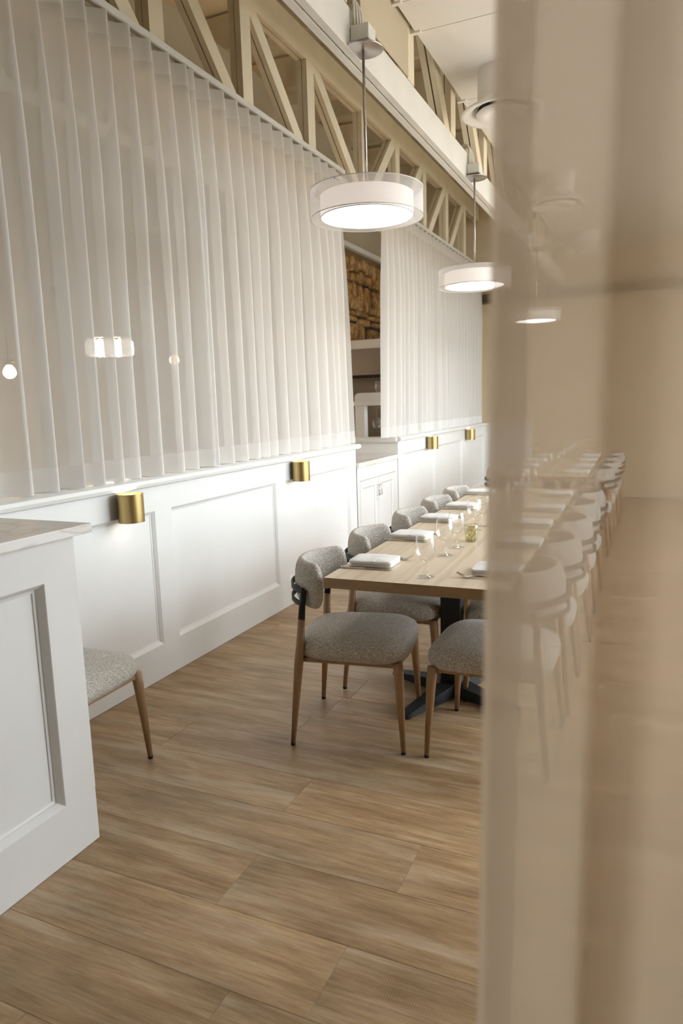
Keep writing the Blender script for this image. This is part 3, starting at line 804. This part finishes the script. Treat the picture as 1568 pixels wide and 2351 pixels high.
for (x, y, a), l in zip(right, Lab): put_chair(x, y, a, l)
put_chair(-2.13, 1.924, 2, 'single grey boucle chair against the half wall behind the counter cabinet', 'chairs along the wall')
for i, (x, y, a) in enumerate([(-1.27, 6.90, 1), (-1.27, 7.55, -1)]):
    put_chair(x, y, a, '%s grey boucle chair on the wall side of the back table' % ordw[i], 'chairs at the back table')
for i, (x, y, a) in enumerate([(-0.63, 6.90, 180), (-0.63, 7.50, 181), (-0.63, 8.15, 179), (-0.63, 8.8, 180)]):
    put_chair(x, y, a, '%s grey boucle chair on the window side of the back table' % ordw[i], 'chairs at the back table')

# ================================================================== TABLES
TA = 0.02437
def make_table(name, label, x, y, rz, L_, W_=0.745):
    t = thing(name, label, 'table', (x, y, 0), rz, 'long dining tables')
    nb = 5; bw = W_ / nb
    for k in range(nb):   # glued boards of the top
        b = MB().box(k * bw, (k + 1) * bw, 0, L_, 0.707, 0.75)
        o = b.build('top_board', ['table', 'table_end_shaded'], t)
        for p in o.data.polygons:
            if abs(p.normal.z) < 0.5: p.material_index = 1
    for py in (0.72, L_ - 0.72):
        c = (W_ / 2 - 0.02, py)
        MB().box(c[0] - 0.05, c[0] + 0.05, c[1] - 0.038, c[1] + 0.038, 0.04, 0.70).build('column', 'black', t, False, 0.004, seg=1)
        MB().box(c[0] - 0.20, c[0] + 0.20, c[1] - 0.16, c[1] + 0.16, 0.699, 0.707).build('mounting_plate', 'black', t)
        for a in (-112, -22, 68, 158):
            d = Vector((math.cos(rad(a)), math.sin(rad(a)), 0)); s = Vector((-d.y, d.x, 0)); C_ = Vector((c[0], c[1], 0))
            vs = []
            for r_, w, z0, z1 in ((0.0, 0.048, 0.012, 0.085), (0.10, 0.042, 0.012, 0.072), (0.36, 0.026, 0.012, 0.034), (0.375, 0.018, 0.012, 0.028)):
                for sg in (-1, 1):
                    for z in (z0, z1): vs.append(tuple(C_ + d * r_ + s * (w * sg) + Vector((0, 0, z))))
            fs = [(0, 1, 3, 2), (12, 14, 15, 13)]
            for i in range(3):
                o = i * 4
                fs += [(o, o + 4, o + 5, o + 1), (o + 2, o + 3, o + 7, o + 6), (o + 1, o + 5, o + 7, o + 3), (o, o + 2, o + 6, o + 4)]
            arm = MB().add(vs, fs).build('base_arm', 'black', t)
            MB().lathe([(0, 0.0), (0.016, 0.0), (0.016, 0.013), (0, 0.013)], 12, tuple(C_ + d * 0.35)).build('glide', 'rubber', arm)
    return t
T1 = (-1.227, 2.502); TL = 3.05
make_table('dining_table', 'long pale wood table set for dinner in the foreground', T1[0], T1[1], TA, TL)
T2 = (-1.31, 6.42)
make_table('dining_table', 'second long pale wood table farther back, mostly behind the foreground curtain', T2[0], T2[1], TA, TL)
def on_t(u, v, T=T1):
    """point on a table top: u across, v along"""
    return (T[0] + u * math.cos(TA) - v * math.sin(TA), T[1] + u * math.sin(TA) + v * math.cos(TA), 0.7503)

# ---- napkins, cutlery
def make_napkin():
    t = thing('napkin', '', 'napkin')
    r = random.Random(5)
    def layer(w, d, z0, z1, name, ox=0.0, oy=0.0, puff=0.003):
        n = 12; rows = []
        prof = [(0.0, 0.0), (0.85, 0.0), (0.985, 0.12), (1.0, 0.5), (0.985, 0.88), (0.93, 1.0), (0.5, 1.12), (0.0, 1.16)]
        pl = superellipse(w / 2, d / 2, 9.0, 48)
        for q, zz in prof:
            rows.append([(ox + x * q, oy + y * q, z0 + (z1 - z0) * zz + (puff * math.sin(x * 37 + y * 21) if zz > 0.9 else 0)) for x, y in pl + pl[:1]])
        return MB().grid(rows).build(name, 'linen', t, True, weld=True)
    layer(0.192, 0.150, 0.0, 0.0125, 'lower_fold', 0.002, 0.002, 0.0)
    layer(0.198, 0.156, 0.0125, 0.0275, 'upper_fold', 0, 0, 0.001)
    # raised wrap band across the middle
    rows = []
    for i in range(13):
        u = -1 + 2 * i / 12
        rows.append([(x + 0.004 * u, y_, z_) for x in (0.006, 0.017, 0.030) for (y_, z_) in [(0.079 * u, 0.0312 - 0.004 * abs(u) ** 6 + (0.0012 if x == 0.017 else 0))]])
    MB().grid(rows).build('wrap_fold', 'linen', t, True)
    return t
def make_knife():
    t = thing('table_knife', '', 'knife')
    o = []
    hp = [(-0.118, 0.0045), (-0.112, 0.0075), (-0.05, 0.0065), (-0.005, 0.0045)]
    b = MB()
    vs = [(x, w, z) for x, w in hp for z in (0.001, 0.0085)] + [(x, -w, z) for x, w in hp for z in (0.001, 0.0085)]
    fs = []
    for i in range(3):
        a = 2 * i; q = 8 + 2 * i
        fs += [(a, a + 2, a + 3, a + 1), (q, q + 1, q + 3, q + 2), (a + 1, a + 3, q + 3, q + 1), (a, q, q + 2, a + 2)]
    fs += [(0, 1, 9, 8), (6, 14, 15, 7)]
    b.add(vs, fs).build('handle', 'steel', t, False, 0.0015)
    bl = [(-0.006, 0.004), (0.01, 0.0085), (0.08, 0.0095), (0.108, 0.005), (0.118, -0.002), (0.10, -0.0065), (0.0, -0.0055)]
    MB().prism(list(reversed(bl)), 'z', 0.003, 0.0048).build('blade', 'steel', t)
    return t
def make_fork():
    t = thing('table_fork', '', 'fork')
    pts = [(-0.10, 0.0035, 0.0075), (-0.09, 0.004, 0.009), (-0.02, 0.009, 0.004), (0.03, 0.0135, 0.003), (0.05, 0.007, 0.0075), (0.062, 0.0035, 0.0105)]
    rows = []
    for x, z, w in pts: rows.append([(x, -w, z), (x, w, z), (x, w, z + 0.0026), (x, -w, z + 0.0026), (x, -w, z)])
    MB().grid(rows).build('handle', 'steel', t)
    hd = [(0.060, 0.0037, 0.0105), (0.072, 0.003, 0.0125), (0.085, 0.0055, 0.0125)]
    rows = [[(x, -w, z), (x, w, z), (x, w, z + 0.002), (x, -w, z + 0.002), (x, -w, z)] for x, z, w in hd]
    MB().grid(rows).build('head', 'steel', t)
    for k in range(4):
        y = -0.0105 + 0.007 * k
        MB().bar((0.084, y, 0.0062), (0.112, y * 0.95, 0.020), 0.0034, 0.0018, (0, 1, 0)).build('tine', 'steel', t)
    return t
nap0, kn0, fo0 = make_napkin(), make_knife(), make_fork()
used = {}
def place(root, p, rz, label, group):
    if root.name not in used:
        used[root.name] = 1; root.location = p; root.rotation_euler = (0, 0, rz); root['label'] = label; root['group'] = group; return root
    return dup(root, p, rz, label, group)
napL = [(0.117, 0.288, 1.5), (0.098, 0.905, -3), (0.093, 1.465, -4), (0.113, 1.975, -2), (0.09, 2.68, 0)]
napR = [(0.655, 0.265, 182), (0.662, 0.86, 179), (0.645, 1.40, 181), (0.655, 1.98, 180), (0.65, 2.66, 180)]
for side, arr in (('wall', napL), ('window', napR)):
    s = 1 if side == 'wall' else -1
    for i, (u, v, a) in enumerate(arr):
        w = '%s from the near end, %s side of the front table' % (ordw[i], side)
        place(nap0, on_t(u, v), rad(a) + TA, 'folded white napkin, ' + w, 'napkins on the front table')
        place(kn0, on_t(u + s * 0.0, v - s * 0.107), rad(a) + TA, 'steel knife, ' + w, 'knives on the front table')
        fx = 0.02 if side == 'wall' else -0.02
        place(fo0, on_t(u + s * 0.03, v + s * 0.105), rad(a) + TA, 'steel fork, ' + w, 'forks on the front table')
for side, us in (('wall', 0.11), ('window', 0.655)):
    for i, v in enumerate((0.3, 0.95, 1.6, 2.25)):
        place(nap0, on_t(us, v, T2), TA + (0 if side == 'wall' else PI), 'folded white napkin, %s from the near end, %s side of the back table' % (ordw[i], side), 'napkins on the back table')

# ---- glasses
def make_goblet():
    t = thing('goblet', '', 'glass')
    bowl = [(0.0, 0.068), (0.010, 0.0685), (0.022, 0.075), (0.033, 0.088), (0.0395, 0.105), (0.0405, 0.120), (0.0385, 0.142), (0.0345, 0.168), (0.0338, 0.1705), (0.0332, 0.1705)]
    MB().lathe(bowl, 36).build('bowl', 'glass', t, True)
    MB().lathe([(0.0332, 0.1698), (0.0345, 0.1698), (0.0346, 0.1712), (0.0332, 0.1714)], 36, closed=True).build('rim', 'glass', t, True)
    MB().lathe([(0.0085, 0.067), (0.0055, 0.060), (0.0048, 0.045), (0.0055, 0.030), (0.0095, 0.021), (0.0075, 0.014), (0.014, 0.007)], 20).build('stem', 'glass', t, True)
    MB().lathe([(0.014, 0.007), (0.026, 0.0035), (0.036, 0.002), (0.0365, 0.0005), (0.0, 0.0)], 32).build('foot', 'glass', t, True)
    return t
gob0 = make_goblet()
gl = [(-0.836, 2.633, 'goblet standing alone nearest the near end of the front table'),
      (-0.874, 3.043, 'second goblet from the near end of the front table'),
      (-0.868, 3.225, 'goblet just left of the pale green tumbler'),
      (-0.895, 3.700, 'goblet close behind the pale green tumbler'),
      (-0.880, 3.830, 'goblet right behind the pale green tumbler, stem in the gap'),
      (-0.835, 4.16, 'goblet at the edge of the foreground curtain, midway along the front table'),
      (-0.88, 4.42, 'goblet beside the fourth napkin of the front table, behind the curtain edge'),
      (-0.86, 4.75, 'goblet behind the curtain near the fourth window side chair'),
      (-0.89, 5.02, 'goblet behind the curtain near the far end of the front table'),
      (-0.85, 5.30, 'last goblet at the far end of the front table')]
for x, y, l in gl: place(gob0, (x, y, 0.7503), 0, 'clear stemmed ' + l, 'goblets on the front table')
for i in range(5):
    place(gob0, (-0.93 + 0.05 * (i % 2), 6.75 + 0.5 * i, 0.7503), 0, 'clear stemmed goblet, %s from the near end of the back table' % ordw[i], 'goblets on the back table')
tm = thing('tumbler', 'pale green ribbed glass tumbler in the middle of the front table', 'glass', (-0.838, 3.395, 0.7503))
rp = []
tb = MB(); n = 48; rows = []
for r_, z in ((0.0285, 0.0), (0.0295, 0.003), (0.031, 0.03), (0.033, 0.06), (0.035, 0.084), (0.0335, 0.085), (0.0315, 0.06), (0.029, 0.03), (0.0275, 0.008), (0.0, 0.008)):
    rows.append([((r_ + 0.0006 * math.cos(i * PI / 2 * 2)) * math.cos(2 * PI * i / n), (r_ + 0.0006 * math.cos(i * PI)) * math.sin(2 * PI * i / n), z) for i in range(n + 1)])
tb.grid(rows).build('glass_wall', 'greenglass', tm, True, weld=True)
MB().lathe([(0.0, 0.0), (0.0285, 0.0), (0.0285, 0.007), (0.0, 0.007)], 32).build('glass_base', 'greenglass', tm)
cand = MB()
rr = random.Random(9)
for k in range(34):
    a, q, z = rr.uniform(0, 2 * PI), 0.0255 * math.sqrt(rr.random()), rr.uniform(0.010, 0.042)
    s = rr.uniform(0.003, 0.0055)
    cand.add([(q * math.cos(a) + dx * s, q * math.sin(a) + dy * s, z + dz * s) for dx, dy, dz in ((1, 0, 0), (-1, 0, 0), (0, 1, 0), (0, -1, 0), (0, 0, 1), (0, 0, -1))],
             [(0, 2, 4), (2, 1, 4), (1, 3, 4), (3, 0, 4), (2, 0, 5), (1, 2, 5), (3, 1, 5), (0, 3, 5)])
cg = cand.build('glass_chips', 'greenglass', tm); cg['kind'] = 'stuff'

# ================================================================== DRUM PENDANTS
def pendant(y, label, zc=2.375):
    X = -1.285
    t = thing('drum_pendant', label, 'lamp', (X, y, zc), 0, 'drum pendants on the white beam')
    R, h = 0.262, 0.061
    MB().lathe([(R, -h), (R, h)], 72).build('outer_shade', 'organza', t, True)
    for z in (-h, h):
        MB().lathe([(R - 0.002, z - 0.0015), (R + 0.002, z - 0.0015), (R + 0.002, z + 0.0015), (R - 0.002, z + 0.0015)], 72, closed=True).build('shade_rim', 'track', t, True)
    r_ = 0.217
    MB().lathe([(r_, -h + 0.006), (r_, h - 0.022)], 64).build('inner_shade', 'drum', t, True)
    MB().lathe([(r_ - 0.003, -h + 0.003), (r_ + 0.001, -h + 0.003), (r_ + 0.001, -h + 0.007), (r_ - 0.003, -h + 0.007)], 64, closed=True).build('inner_rim', 'track', t, True)
    MB().lathe([(0.0, -h + 0.012), (r_ - 0.003, -h + 0.012)], 48).build('diffuser', 'diffuser', t)
    MB().lathe([(0.0, h - 0.03), (r_ - 0.003, h - 0.03)], 48).build('top_plate', 'track', t)
    for k in range(3):
        a = rad(20 + 120 * k)
        MB().tube([(0.03 * math.cos(a), 0.03 * math.sin(a), h - 0.027), (R * math.cos(a), R * math.sin(a), h - 0.004)], 0.003, 8).build('spoke', 'nickel', t, True)
    zt = 3.024 - zc
    MB().tube([(0, 0, h - 0.03), (0, 0, zt)], 0.0068, 12).build('rod', 'nickel', t, True)
    MB().lathe([(0.0, zt - 0.002), (0.086, zt - 0.001), (0.092, zt + 0.002), (0.088, zt + 0.006), (0.03, zt + 0.010), (0.03, zt + 0.026), (0.0, zt + 0.026)], 40).build('canopy', 'nickel', t, True)
    b = MB().box(-0.043, 0.045, -0.045, 0.045, zt + 0.026, zt + 0.092).build('junction_box', 'beamw', t, False, 0.003, seg=1)
    for k, yy in enumerate((-0.030, -0.008, 0.012, 0.030)):
        MB().tube([(-0.028 + 0.006 * k, yy, zt + 0.09), (-0.030 + 0.004 * k, yy, zt + 0.165), (-0.032, yy + 0.004, zt + 0.20), (-0.045, yy + 0.008, zt + 0.225), (-0.07, yy + 0.01, zt + 0.235), (-0.10, yy + 0.012, zt + 0.225)], 0.007, 8).build('conduit', 'conduit', b, True)
    return t
for y, z, l in ((3.215, 2.363, 'nearest drum pendant with sheer outer shade, hanging in front of the curtains'), (5.32, 2.330, 'second drum pendant, right half hidden by the foreground curtain'),
             (8.15, 2.335, 'third drum pendant, seen only as a glow through the foreground curtain')):
    pendant(y, l, z)

# ================================================================== ROUND AIR DIFFUSERS
for i, y in enumerate((4.713, 7.08, 9.54)):
    t = thing('air_diffuser', 'white round ceiling air diffuser, ' + ['nearest, beside the curtain edge', 'middle of three, behind the curtain', 'farthest of three, behind the curtain'][i], 'vent', (-0.965 + 0.03 * i, y, 3.2), 0, 'round air diffusers')
    MB().lathe([(0.150, 0.255), (0.150, 0.03)], 48).build('duct_neck', 'ceil', t, True)
    MB().lathe([(0.152, 0.075), (0.172, 0.052), (0.205, 0.026), (0.240, 0.012), (0.250, 0.004), (0.247, -0.003), (0.225, -0.003), (0.195, 0.008), (0.170, 0.030), (0.156, 0.055)], 64).build('outer_ring', 'ceil', t, True)
    MB().lathe([(0.150, 0.010), (0.157, 0.0), (0.155, -0.008), (0.140, -0.016), (0.10, -0.012), (0.07, 0.004), (0.04, 0.010), (0.0, 0.012)], 56).build('inner_dish', 'ceil', t, True)
    MB().lathe([(0.0, 0.03), (0.012, 0.03), (0.012, 0.062), (0.0, 0.062)], 12).build('dish_stem', 'ceil', t)
    MB().lathe([(0.0, 0.06), (0.149, 0.06)], 32).build('damper', 'black', t)

# ================================================================== KITCHEN BEYOND THE NICHE
sh = thing('stone_hood', 'rough golden stone chimney breast over the kitchen range', 'chimney', (-3.72, 8.9, 0))
MB().box(-0.55, -0.06, -1.2, 1.8, 2.258, 3.339).build('mortar_bed', 'mortar', sh)
rs = random.Random(21)
def stone(y0, y1, z0, z1, x=0.0, skew=0.0):
    """one irregular rounded stone, own outline"""
    n = 10; pts = []
    cy_, cz_ = (y0 + y1) / 2, (z0 + z1) / 2
    for k in range(n):
        a = 2 * PI * k / n; c, s = math.cos(a), math.sin(a)
        py = (y1 - y0) / 2 * math.copysign(abs(c) ** 0.45, c) * rs.uniform(0.84, 1.03)
        pz = (z1 - z0) / 2 * math.copysign(abs(s) ** 0.45, s) * rs.uniform(0.90, 1.02)
        pts.append((py + skew * pz, pz))
    b = MB(); dep = rs.uniform(0.0, 0.03)
    vs = []
    for sc_, xx in ((1.0, -0.06), (1.0, -0.012 + dep), (0.9, 0.010 + dep), (0.5, 0.017 + dep)):
        vs += [(xx, p[0] * sc_, p[1] * sc_) for p in pts]
    vs.append((0.022 + dep, 0, 0))
    fs = [(r_ * n + k, r_ * n + (k + 1) % n, (r_ + 1) * n + (k + 1) % n, (r_ + 1) * n + k) for r_ in range(3) for k in range(n)]
    fs += [(3 * n + k, 3 * n + (k + 1) % n, 4 * n) for k in range(n)]
    b.add(vs, fs); o = b.build('stone', 'stone', sh, True); o.location = (x, cy_, cz_); return o
y = -0.95
while y < 1.5:
    w = rs.uniform(0.13, 0.30); dz = -0.02 * (y + 0.75)
    zc = 3.04 + dz + rs.uniform(-0.02, 0.03)
    if w > 0.24:
        zs_ = rs.uniform(3.12, 3.26)
        stone(y, y + w - 0.024, zc, zs_ - 0.008, 0.0, rs.uniform(-0.2, 0.2)); stone(y, y + w * 0.5, zs_ + 0.004, 3.337, 0.0, rs.uniform(-0.2, 0.2)); stone(y + w * 0.52, y + w - 0.024, zs_ + 0.004, 3.337, 0.0, rs.uniform(-0.2, 0.2))
    else: stone(y, y + w - 0.024, zc, 3.337, 0.0, rs.uniform(-0.14, 0.14))
    y += w
y = -0.97
while y < 1.5:
    w = rs.uniform(0.11, 0.23); dz = -0.02 * (y + 0.75)
    stone(y, y + w - 0.022, 2.66 + dz, 3.022 + dz + rs.uniform(-0.02, 0.008), 0.012, rs.uniform(-0.14, 0.14)); y += w
for (a, b_, c, d, x_) in ((-0.95, -0.30, 2.60, 2.655, 0), (-0.29, 0.35, 2.585, 2.645, 0), (0.36, 1.0, 2.575, 2.635, 0), (1.01, 1.5, 2.57, 2.63, 0), (-0.95, -0.55, 2.50, 2.59, -0.03), (-0.54, 0.05, 2.52, 2.585, -0.03), (0.06, 0.5, 2.48, 2.575, -0.03), (0.51, 1.1, 2.49, 2.565, -0.03),
        (-0.95, -0.42, 2.26, 2.49, -0.06), (-0.40, 0.38, 2.26, 2.505, -0.05), (0.40, 0.95, 2.26, 2.47, -0.06), (0.97, 1.5, 2.26, 2.48, -0.06)):
    stone(a, b_, c, d, x_, 0.2)
hd = thing('range_hood', 'stainless range hood under a white plaster band, seen through the niche', 'hood', (-3.7, 8.6, 1.8))
MB().box(-0.6, 0.75, 0.0, 1.2, 0.335, 0.452).build('plaster_band', 'plaster', hd, False, 0.01)
MB().box(-0.58, 0.72, 0.02, 1.2, 0.04, 0.334).build('canopy', 'stainless', hd)
MB().box(-0.59, 0.74, 0.0, 1.21, 0.0, 0.04).build('lip', 'stainless', hd, False, 0.004)
sp = tag(MB().box(-4.4, -2.75, 9.75, 9.80, 0.9, 1.79).build('splashback', 'stainless'), 'stainless splashback behind the range under the hood', 'panel')
rg = thing('range_cooker', 'dark steel range cooker below the hood', 'cooker', (-3.65, 9.2, 0))
MB().box(-0.6, 0.7, -0.4, 0.5, 0.001, 0.92).build('body', 'stainless', rg, False, 0.01)
MB().box(-0.55, 0.65, -0.42, -0.40, 0.25, 0.70).build('oven_door', 'black', rg)
MB().tube([(-0.5, -0.44, 0.72), (0.6, -0.44, 0.72)], 0.012, 10).build('door_handle', 'steel', rg, True)
for k in range(4): MB().box(-0.5 + k * 0.3, -0.25 + k * 0.3, -0.35, 0.4, 0.92, 0.945).build('grate', 'black', rg)

# white pass frame with stemware on the return half wall
rk = thing('glass_rack', 'white painted rack frame with hanging stemware, standing on the niche ledge', 'rack', (-2.80, 6.80, 1.092))
MB().box(-0.085, 0.02, -0.045, 0.045, 0.0, 0.325).build('post', 'cab', rk, False, 0.003, seg=1)
MB().box(-0.82, -0.72, -0.045, 0.045, 0.0, 0.325).build('post', 'cab', rk, False, 0.003, seg=1)
MB().box(-0.82, 0.235, -0.055, 0.12, 0.325, 0.370).build('rail', 'cab', rk, False, 0.003, seg=1)
arc = [(-0.10 + 0.055 - 0.055 * math.sin(a), 0.37 + 0.04 + 0.045 * math.cos(a)) for a in [PI / 2 * k / 8 for k in range(8, -1, -1)]]
MB().prism([(0.235, 0.370), (0.235, 0.455)] + list(reversed(arc)) + [(-0.10, 0.370)], 'y', -0.012, 0.012).build('back_board', 'cab', rk)
for yy in (0.10, 0.16): MB().tube([(0.03, yy, 0.300), (0.235, yy, 0.300)], 0.004, 8).build('hanging_rail', 'steel', rk, True)
for k, (x, yy) in enumerate(((-2.715, 6.93), (-2.612, 6.93))):
    t = thing('wine_glass', 'wine glass hanging upside down in the niche rack, ' + ['left one', 'right one'][k], 'glass', (x, yy, 1.09), 0, 'hanging stemware')
    MB().lathe([(0.036, 0.090), (0.045, 0.125), (0.047, 0.150), (0.038, 0.185), (0.012, 0.205), (0.0, 0.207)], 32).build('bowl', 'glass', t, True)
    MB().lathe([(0.008, 0.205), (0.0035, 0.225), (0.0035, 0.285), (0.012, 0.292), (0.034, 0.297), (0.0, 0.299)], 24).build('stem', 'glass', t, True)
for x in (-2.655,):
    t = thing('wine_glass', 'balloon wine glass standing on top of the niche rack', 'glass', (x, 6.87, 1.462))
    MB().lathe([(0.0, 0.001), (0.034, 0.002), (0.012, 0.006), (0.0045, 0.015), (0.0035, 0.06), (0.008, 0.078)], 28).build('stem', 'glass', t, True)
    MB().lathe([(0.0, 0.078), (0.012, 0.08), (0.036, 0.10), (0.046, 0.13), (0.044, 0.165), (0.036, 0.20)], 36).build('bowl', 'glass', t, True)
# lamps glowing in the dining room behind the curtains
def globe_lamp(name, label, loc, kind):
    t = thing(name, label, 'lamp', loc, 0, 'lamps behind the curtains')
    top = 4.982 - loc[2]
    MB().tube([(0, 0, 0.10), (0, 0, top)], 0.006, 8).build('cord', 'black', t, True)
    if kind == 'chand':
        MB().lathe([(0.0, 0.10), (0.05, 0.098), (0.06, 0.08), (0.0, 0.07)], 20).build('hub', 'brass', t, True)
        for k in range(20):
            a = 2 * PI * k / 20
            MB().lathe([(0.0, -0.11), (0.028, -0.10), (0.034, -0.05), (0.03, 0.02), (0.0, 0.05)], 10, (0.20 * math.cos(a), 0.20 * math.sin(a), 0.03)).build('glass_shade', 'chand', t, True)
        MB().lathe([(0.17, 0.085), (0.235, 0.085), (0.235, 0.10), (0.17, 0.10)], 32, closed=True).build('ring', 'brass', t, True)
    else:
        MB().lathe([(0.0, 0.11), (0.03, 0.105), (0.035, 0.06), (0.0, 0.06)], 16).build('socket', 'brass', t, True)
        MB().lathe([(0.0, -0.055), (0.03, -0.047), (0.052, -0.02), (0.055, 0.0), (0.045, 0.03), (0.024, 0.058), (0.0, 0.062)], 20).build('bulb', kind, t, True)
    ld = bpy.data.lights.new('lamp_light', 'POINT'); ld.energy = 34.0 if kind == 'chand' else 11.0
    ld.color = (1.0, 0.76, 0.50); ld.shadow_soft_size = 0.1
    lo = bpy.data.objects.new('lamp_light', ld); COL.objects.link(lo); lo.parent = t; lo.location = (0, 0, -0.2)
    return t
globe_lamp('bulb_pendant', 'amber bulb glowing through the near curtain at the left edge', (-5.0, 4.343, 1.79), 'amber')
globe_lamp('glass_chandelier', 'bright glass chandelier glowing through the near curtain', (-5.0, 5.56, 2.06), 'chand')
globe_lamp('bulb_pendant', 'small bulb glowing through the curtain right of the chandelier', (-5.0, 6.582, 1.985), 'amber')

# ================================================================== FOREGROUND CURTAIN
fc = thing('door_curtain', 'cream sheer curtain hanging close to the camera across the right side', 'curtain', (0, 0.55, 0.015))
key = [(-0.1245, 0.004), (-0.119, 0.0), (-0.108, 0.004), (-0.092, 0.008), (-0.072, 0.006), (-0.054, -0.002), (-0.044, -0.009), (-0.0375, -0.0125), (-0.0335, -0.009),
       (-0.0295, 0.002), (-0.024, 0.014), (-0.015, 0.026), (-0.005, 0.036), (0.008, 0.041), (0.024, 0.036), (0.050, 0.016), (0.075, -0.010)]
x = 0.075
k = 0
while x < 1.5:
    for dx, yy in ((0.03, -0.012), (0.02, 0.02), (0.015, 0.05), (0.03, 0.055), (0.025, 0.02), (0.02, -0.012)):
        x += dx; key.append((x, yy))
def spline(pts, per=5):
    out = []
    for i in range(len(pts) - 1):
        p0, p1, p2, p3 = pts[max(i - 1, 0)], pts[i], pts[i + 1], pts[min(i + 2, len(pts) - 1)]
        for s in range(per):
            t = s / per
            out.append(tuple(0.5 * (2 * p1[c] + (p2[c] - p0[c]) * t + (2 * p0[c] - 5 * p1[c] + 4 * p2[c] - p3[c]) * t * t + (3 * p1[c] - p0[c] - 3 * p2[c] + p3[c]) * t ** 3) for c in (0, 1)))
    out.append(pts[-1]); return out
path = spline(key)
def fpt(p, z):
    lean = 0.0155 * (z - 1.36)
    k = 1 + 0.10 * (1.36 - z)
    return (p[0] + lean * max(0.0, 1 - (p[0] + 0.124) * 1.2), p[1] * k, z - 0.015)
zs = [0.12 + (3.33 - 0.12) * j / 40 for j in range(41)]
ne = 14
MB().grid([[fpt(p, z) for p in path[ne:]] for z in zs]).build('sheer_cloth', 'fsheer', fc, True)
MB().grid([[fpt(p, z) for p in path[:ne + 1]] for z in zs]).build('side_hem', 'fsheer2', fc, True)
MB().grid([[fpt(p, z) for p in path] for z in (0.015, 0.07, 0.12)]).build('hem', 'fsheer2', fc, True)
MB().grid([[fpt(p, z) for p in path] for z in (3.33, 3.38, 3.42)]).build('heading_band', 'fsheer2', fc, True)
tag(MB().box(-0.15, 1.6, -0.02, 0.075, 0.0, 0.03).build('curtain_track', 'track', None, False, 0.003, loc=(0, 0.55, 3.42), seg=1), 'white ceiling track of the doorway curtain', 'curtain rail')
